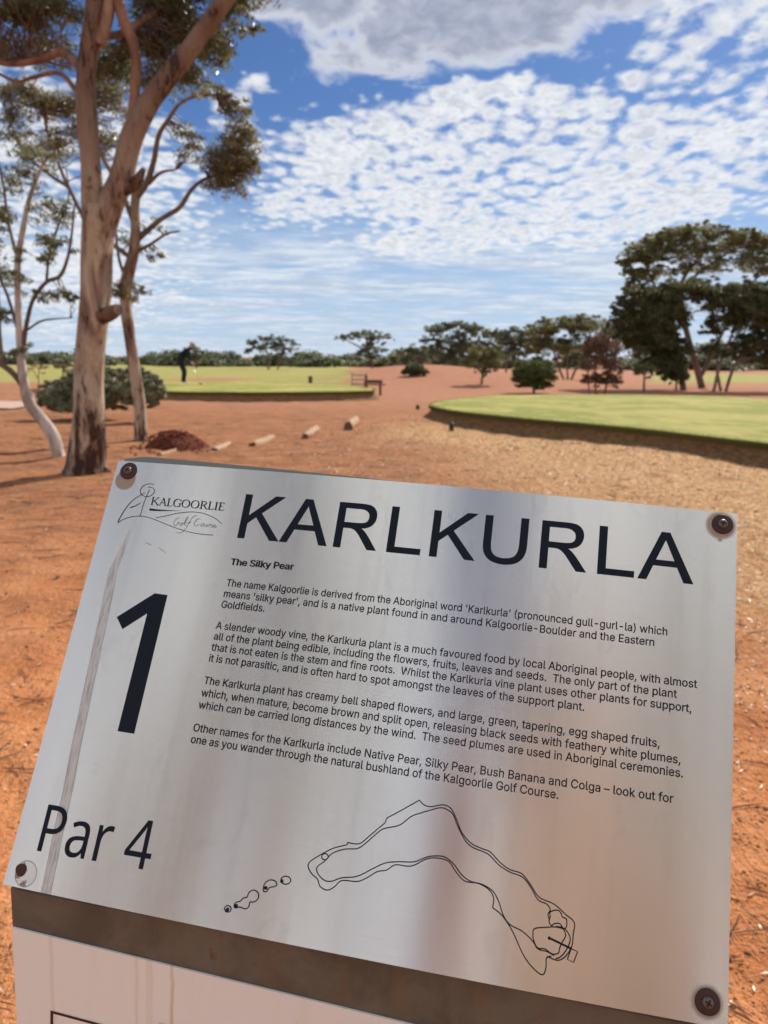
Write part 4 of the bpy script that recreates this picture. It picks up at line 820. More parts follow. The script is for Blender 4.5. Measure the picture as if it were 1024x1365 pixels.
def plate(t):
    uv = t.n('ShaderNodeUVMap', uv_map='UVMap').outputs[0]      # metres on the plate
    s = t.n('ShaderNodeSeparateXYZ', {0: uv}); u = E(t, s.outputs[0]); v = E(t, s.outputs[1])
    br = t.noise(t.mapping(uv, (14, 2600, 1)), 1.0, 3, .7); br2 = t.noise(t.mapping(uv, (60, 9000, 1)), 1.0, 2, .6)
    cl_ = t.noise(t.mapping(uv, (14, 14, 1)), 1.0, 5, .6, .5); drip = t.noise(t.mapping(uv, (55, 3.0, 1)), 1.0, 4, .6, .2)
    c = t.mix(t.ss(br*.6+br2*.4, .3, .7), (0.76, 0.765, 0.735), (0.83, 0.835, 0.80))
    c = t.mix(t.ss(drip, .45, .75)*.25, c, (0.56, 0.53, 0.49))
    # old tape residue: a grey band running down the plate
    wob = (t.noise(t.comb(0.0, v*9, 0.0), 1.0, 2) - .5)*.004
    off = t.m('ABSOLUTE', u - 0.0193 + wob - (v-.086).max(0.0)*.046 - (.086-v).max(0.0)*.17); wd = t.ss(v, .04, .10)*.0026 + .0008
    tape = t.ss(off - wd, .0007, -.0003)*t.ss(v, .035, .07); tn = t.noise(t.mapping(uv, (500, 60, 1)), 1.0, 4, .7)
    edge_ = t.ss(t.m('ABSOLUTE', off - wd), .0008, .0)*t.ss(v, .06, .10)
    c = t.mix(tape*(.14+.55*t.ss(tn, .44, .66)), c, (0.36, 0.36, 0.36)); c = t.mix(edge_*.35, c, (0.30, 0.30, 0.31))
    # rust halos at the fixings
    halo = None
    for (uu, vv_, r0, r1) in ((.0100, .0150, .0075, .0088), (.4395, .0095, .0078, .0108), (.4358, .2903, .0070, .0098), (.4392, .019, .0006, .0025)):
        du, dv = u-uu, v-vv_; dd = t.m('SQRT', du*du+dv*dv) + (cl_-.5)*.003; hh = t.ss(dd, r1, r0); halo = hh if halo is None else halo.max(hh)
    c = t.mix(halo*.78, c, (0.26, 0.17, 0.10))
    du, dv = u-.0115, v-.2925; dd = t.m('SQRT', du*du+dv*dv); cl2 = t.noise(t.mapping(uv, (260, 260, 1)), 1.0, 4, .65)
    ringm = t.ss(t.m('ABSOLUTE', dd-.0078), .0007, .0)*.7; pat = t.ss(dd, .0082, .0074)
    c = t.mix(pat*.45, c, (0.62, 0.58, 0.54)); c = t.mix(ringm, c, (0.20, 0.16, 0.13)); c = t.mix(pat*t.ss(cl2+t.ss(v, .289, .300)*.12-t.ss(u, .010, .016)*.1, .55, .66)*.85, c, (0.20, 0.10, 0.05))
    # scuffs
    sc1 = t.ss(t.noise(t.mapping(uv, (700, 160, 1), rot=(0, 0, .35)), 1.0, 4, .7), .56, .66)
    du, dv = (u-.262)/.022, (v-.024)/.012; sm = t.ss(t.m('SQRT', du*du+dv*dv), 1.0, .4)
    c = t.mix(sc1*sm*.55, c, (0.24, 0.24, 0.25))
    for (a0, b0, a1, b1) in ((.0395, .0625, .0445, .0642), (.0505, .0655, .0575, .0690)):
        L = math.hypot(a1-a0, b1-b0); ux_, uy_ = (a1-a0)/L, (b1-b0)/L; al = (u-a0)*ux_+(v-b0)*uy_; pr = t.m('ABSOLUTE', (v-b0)*ux_-(u-a0)*uy_)
        c = t.mix(t.ss(pr, .00045, .0)*t.ss(al, -.0002, .0006)*t.ss(al, L+.0003, L-.0006)*.85*t.ss(br2, .3, .55), c, (0.10, 0.10, 0.11))
    st = t.noise(t.mapping(uv, (38, 22, 1)), 1.0, 6, .7, 1.0); c = t.mix(t.ss(st, .56, .66)*.09, c, (0.42, 0.38, 0.33))
    spk = t.noise(t.mapping(uv, (900, 900, 1)), 1.0, 2, .5); c = t.mix(t.ss(spk, .71, .76)*.6, c, (0.16, 0.13, 0.11))
    for rz, th_ in ((.5, .735), (-.9, .745)):
        sx = t.noise(t.mapping(uv, (1500, 14, 1), rot=(0, 0, rz)), 1.0, 1, .5); c = t.mix(t.ss(sx, th_, th_+.04)*.35, c, (0.9, 0.9, 0.9))
    dirt = tape.max(halo)
    rough = .215 + cl_*.04 + dirt*.16 + br*.03
    tg = t.n('ShaderNodeTangent', direction_type='UV_MAP', uv_map='UVMap')
    b = t.n('ShaderNodeBsdfPrincipled', {'Base Color': c, 'Metallic': 1.0-halo*.75-tape*.2, 'Roughness': rough, 'Anisotropic': .97, 'Anisotropic Rotation': 0.25, 'Tangent': tg.outputs[0]})
    bn = t.n('ShaderNodeBump', {'Height': br*.5+br2*.3, 'Strength': .014, 'Distance': .0004}); t.nt.links.new(bn.outputs[0], b.inputs['Normal'])
    return b.outputs[0]
M['plate'] = mat('brushed_steel', plate)
M['edge'] = simple('cut_steel_edge', (0.45, 0.45, 0.46), .45, .1, 200, metallic=1.0)
M['ink'] = mat('navy_print', lambda t: bsdf(t, (0.004, 0.008, 0.020), .5, spec=.22))
M['ink_thin'] = M['ink']
M['rust'] = simple('rusty_washer', (0.060, 0.026, 0.022), .62, .35, 500, .4, .5, .0004)
M['rust2'] = simple('rusty_screw', (0.17, 0.125, 0.115), .42, .3, 700, .5, .5, .0003, metallic=.6)
def housing(t):
    p = t.n('ShaderNodeTexCoord').outputs['Object']; n1 = t.noise(p, 22, 6, .65, .4); n2 = t.noise(t.mapping(p, (60, 60, 9)), 1.0, 5, .6); n3 = t.noise(p, 120, 5, .6)
    c = t.mix(t.ss(n1, .35, .65), (0.105, 0.090, 0.070), (0.16, 0.145, 0.115)); c = t.mix(t.ss(n2, .52, .72)*.6, c, (0.17, 0.12, 0.07)); c = t.mix(t.ss(n3*.5+n1*.5, .60, .68)*.8, c, (0.15, 0.055, 0.02))
    return bsdf(t, c, .62, n3, .3, .0006, .35)
M['housing'] = mat('galvanised_housing', housing)
M['frame_green'] = simple('grey_green_paint', (0.19, 0.22, 0.205), .55, .15, 60, .35)
def lower(t):
    uv = t.n('ShaderNodeUVMap', uv_map='UVMap').outputs[0]; s = t.n('ShaderNodeSeparateXYZ', {0: uv}); u = E(t, s.outputs[0]); v = E(t, s.outputs[1])
    n1 = t.noise(t.mapping(uv, (90, 7, 1)), 1.0, 5, .6, .5); n2 = t.noise(t.mapping(uv, (300, 300, 1)), 1.0, 3, .6); wob = (t.noise(t.comb(0.0, v*22, 0.0), 1.0, 2)-.5)*.008
    c = t.mix(t.ss(n1, .50, .75)*.4, (0.90, 0.92, 0.90), (0.86, 0.82, 0.74))
    for (u0, wd, am) in ((.118, .0018, .55), (.102, .0035, .25), (.031, .0022, .18), (.093, .0015, .2)):
        c = t.mix(t.ss(t.m('ABSOLUTE', u-u0+wob), wd, wd*.3)*am*t.ss(n1, .25, .5), c, (0.55, 0.37, 0.18))
    c = t.mix(t.ss(n2, .70, .76)*.8, c, (0.18, 0.13, 0.10))
    return bsdf(t, c, .35, spec=.4)
M['lower'] = mat('cream_enamel', lower)
M['black'] = mat('black_print', lambda t: bsdf(t, (0.02, 0.012, 0.018), .45, spec=.4))
M['ochre'] = mat('ochre_print', lambda t: bsdf(t, (0.50, 0.28, 0.07), .5, spec=.4))

sign = thing('information_sign', 'brushed steel golf hole sign reading KARLKURLA with number 1 and Par 4', 'sign', (SO+su*.22+sv*.3)*np.array([1, 1, 0]))
# plate
nu, nv = 60, 24; V = []; F = []; TH = .0016
for h in (0, -TH):
    for j in range(nv+1):
        for i in range(nu+1): V.append(SP(SW*i/nu + SK*SH*j/nv, SH*j/nv, h))
q0 = (nu+1)*(nv+1)
for j in range(nv):
    for i in range(nu):
        a = j*(nu+1)+i; F.append((a, a+nu+1, a+nu+2, a+1)); 
nfront = len(F)
for j in range(nv):
    for i in range(nu): a = q0+j*(nu+1)+i; F.append((a, a+1, a+nu+2, a+nu+1))
bord = [(i, i+1) for i in range(nu)] + [(j*(nu+1)+nu, (j+1)*(nu+1)+nu) for j in range(nv)] + [(nv*(nu+1)+i+1, nv*(nu+1)+i) for i in range(nu)] + [((j+1)*(nu+1), j*(nu+1)) for j in range(nv)]
nb0 = len(V)
for a, b in bord:
    k0 = len(V); V += [V[a], V[b], V[q0+b], V[q0+a]]; F.append((k0, k0+1, k0+2, k0+3))
pl = obj('face_plate', V, F, M['plate'], sign, False); pl.data.materials.append(M['edge'])
pl.data.polygons.foreach_set('material_index', [0]*nfront+[1]*(len(F)-nfront)); pl.data.polygons.foreach_set('use_smooth', [True]*nfront+[False]*(len(F)-nfront))
uvl = pl.data.uv_layers.new(name='UVMap'); step = nu+1
for p_ in pl.data.polygons:
    for li in p_.loop_indices:
        vi = (pl.data.loops[li].vertex_index % q0) if pl.data.loops[li].vertex_index < nb0 else 0; uvl.data[li].uv = (SW*(vi % step)/nu + SK*SH*(vi//step)/nv, SH*(vi//step)/nv)
# backing panel: grey-green sheet that shows above the top edge
bp = MB(); N_ = 24; PV = []
def bptop(u):  # bent upper edge, highest at left
    return -.0058 + .0058*max(0, (u-.012))/.25
V = []; F = []
for i in range(N_+1):
    u = .0035 + (SW-.008)*i/N_; vt = bptop(u) + (.003 if i == 0 else 0)
    for (vv_, h) in ((vt, -.0022), (SH-.004, -.0022), (SH-.004, -.010), (vt+.001, -.010)): V.append(SP(u + SK*max(vv_, 0), vv_, h))
for i in range(N_):
    for j in range(4): F.append((i*4+j, (i+1)*4+j, (i+1)*4+(j+1) % 4, i*4+(j+1) % 4))
F += [(0, 1, 2, 3), (N_*4+3, N_*4+2, N_*4+1, N_*4)]
obj('backing_panel', V, F, M['frame_green'], sign)
# housing below / behind: wedge box with vertical front face
g_ = np.array([0, 0, -1.0]); D = g_-(g_@su)*su; D /= np.linalg.norm(D); nf = np.cross(D, su); nf = nf if nf[1] < 0 else -nf
QF = PC[3]-sn*.006 + sv*(-.0015)
def HF(u, d, o=0.0): return QF+su*u+D*d+nf*o
def hv(px, py):
    d = ray(px, py); tt = ((QF-CAM)@nf)/(d@nf); q = CAM+tt*d-QF; return q@su, q@D
u0, u1 = .0016, SW-.004
base_d = (QF[2])/abs(D[2])+.03
prof = [(lambda u: SP(u, .006, -.0105)), (lambda u: SP(u, SH-.006, -.0105)), (lambda u: HF(u, .004)), (lambda u: HF(u, .30)), (lambda u: HF(u, .30, -.16)), (lambda u: SP(u, .006, -.0105)+D*.06)]
nU = 20; V = []; F = []
for i in range(nU+1):
    u = u0+(u1-u0)*i/nU
    for k2, q in enumerate(prof):
        V.append(q(u) if k2 >= 2 else (SO+su*u+sv*(.006 if k2 == 0 else SH-.006)+sn*(-.0105)))
m_ = len(prof)
for i in range(nU):
    for j in range(m_): F.append((i*m_+j, i*m_+(j+1) % m_, (i+1)*m_+(j+1) % m_, (i+1)*m_+j))
F += [tuple(range(m_-1, -1, -1)), tuple(nU*m_+j for j in range(m_))]
obj('housing', V, F, M['housing'], sign)
for u in (.10, .35):
    a = HF(u, .28, -.08); b = a.copy(); b[2] = -.1; MB().tube([a, b], [.03, .03], 16).obj('support_post', M['housing'], sign, True)
# lower panel (cream enamel) standing 1.5 mm off the housing
ua, da = hv(16, 1233.6); ub, db = hv(556, 1365); sl_ = (db-da)/(ub-ua)
V = []; F = []; nn_ = 16; uu0, uu1 = .0022, SW-.006
for o_ in (.0016, .0003):
    for j in (0, 1):
        for i in range(nn_+1):
            u = uu0+(uu1-uu0)*i/nn_; V.append(HF(u, da+sl_*(u-ua) if j == 0 else .29, o_))
r1_ = nn_+1
for i in range(nn_): F.append((i, i+1, r1_+i+1, r1_+i)); F.append((i, 2*r1_+i, 2*r1_+i+1, i+1)); F.append((r1_+i, r1_+i+1, 3*r1_+i+1, 3*r1_+i))
F += [(0, r1_, 3*r1_, 2*r1_), (nn_, 2*r1_+nn_, 3*r1_+nn_, r1_+nn_)]
lp = obj('lower_panel', V, F, M['lower'], sign); uvl = lp.data.uv_layers.new(name='UVMap')
for p_ in lp.data.polygons:
    for li in p_.loop_indices:
        vi = lp.data.loops[li].vertex_index; q = np.array(V[vi])-QF; uvl.data[li].uv = (q@su, q@D)
# printed frame corner and ochre patch on the lower panel
uc, dc = hv(69.5, 1344); ur, dr = hv(150, 1365.5); e1 = np.array([ur-uc, dr-dc]); e1 /= np.linalg.norm(e1); ul, dl = hv(64.7, 1365); e2 = np.array([-e1[1], e1[0]])
def quad_on(nm, o2, a0, a1, b0, b1, m_, h=.0019):
    pts = [o2+e1*a0+e2*b0, o2+e1*a1+e2*b0, o2+e1*a1+e2*b1, o2+e1*a0+e2*b1]; return obj(nm, [HF(q[0], q[1], h) for q in pts], [(3, 2, 1, 0)], m_, lp)
oc = np.array([uc, dc]); tkk = .0020
fr = MB()
for a0, a1, b0, b1 in ((0, .20, 0, tkk), (0, tkk, tkk, .12), (.20-tkk, .20, tkk, .12)):
    fr.add([HF(*(oc+e1*a+e2*b), .0019) for a, b in ((a0, b0), (a1, b0), (a1, b1), (a0, b1))], [(3, 2, 1, 0)])
fr.obj('printed_frame', M['black'], lp)
uo, do = hv(214.5, 1360.5); quad_on('printed_patch', np.array([uo, do]), 0, .05, 0, .05, M['ochre'], .0023)

# fixings
def ring(c, prof, m_, name, parent, sides=40, jit=0.0):
    V = []; F = []; r = np.random.default_rng(3)
    for (rad, h) in prof:
        for j in range(sides): a = j/sides*6.28318; rr = rad*(1+jit*math.sin(3*a+rad*900)); V.append(c+su*math.cos(a)*rr+sv*math.sin(a)*rr+sn*h)
    for i in range(len(prof)-1):
        for j in range(sides): F.append((i*sides+j, i*sides+(j+1) % sides, (i+1)*sides+(j+1) % sides, (i+1)*sides+j))
    F.append(tuple((len(prof)-1)*sides+j for j in range(sides))); return obj(name, V, F, m_, parent, True)
for k2, (px, py, rot) in enumerate([(172, 628, .5), (963, 699, .25), (943, 1335.5, .45)]):
    a, b = inv(px, py); c = SP(a, b)
    wsh = ring(c, [(.0068, 0), (.0068, .0006), (.0064, .0010), (.0036, .0012)], M['rust'], 'washer', sign, 48, .015)
    scw = ring(c, [(.0032, .0010), (.0032, .0018), (.0026, .0028), (.0014, .0033), (.0003, .0034)], M['rust2'], 'screw_head', wsh, 32)
    for s2 in (0, math.pi/2):
        d1 = su*math.cos(rot+s2)+sv*math.sin(rot+s2); d2 = np.cross(sn, d1); h = .0036+.00005*(s2 > 0)
        MB().box(c+sn*(h-.0003), (.0038, .0008, .0009-.0001*(s2 > 0)), (d1, d2, sn)).obj('cross_slot', M['black'], wsh)
a, b = inv(28.5, 1159.5); c = SP(a, b)
ring(c, [(.0040, .00025), (.0037, .0006), (.0024, .0009), (.0010, .0007)], M['rust'], 'rusted_screw', sign, 32, .04)
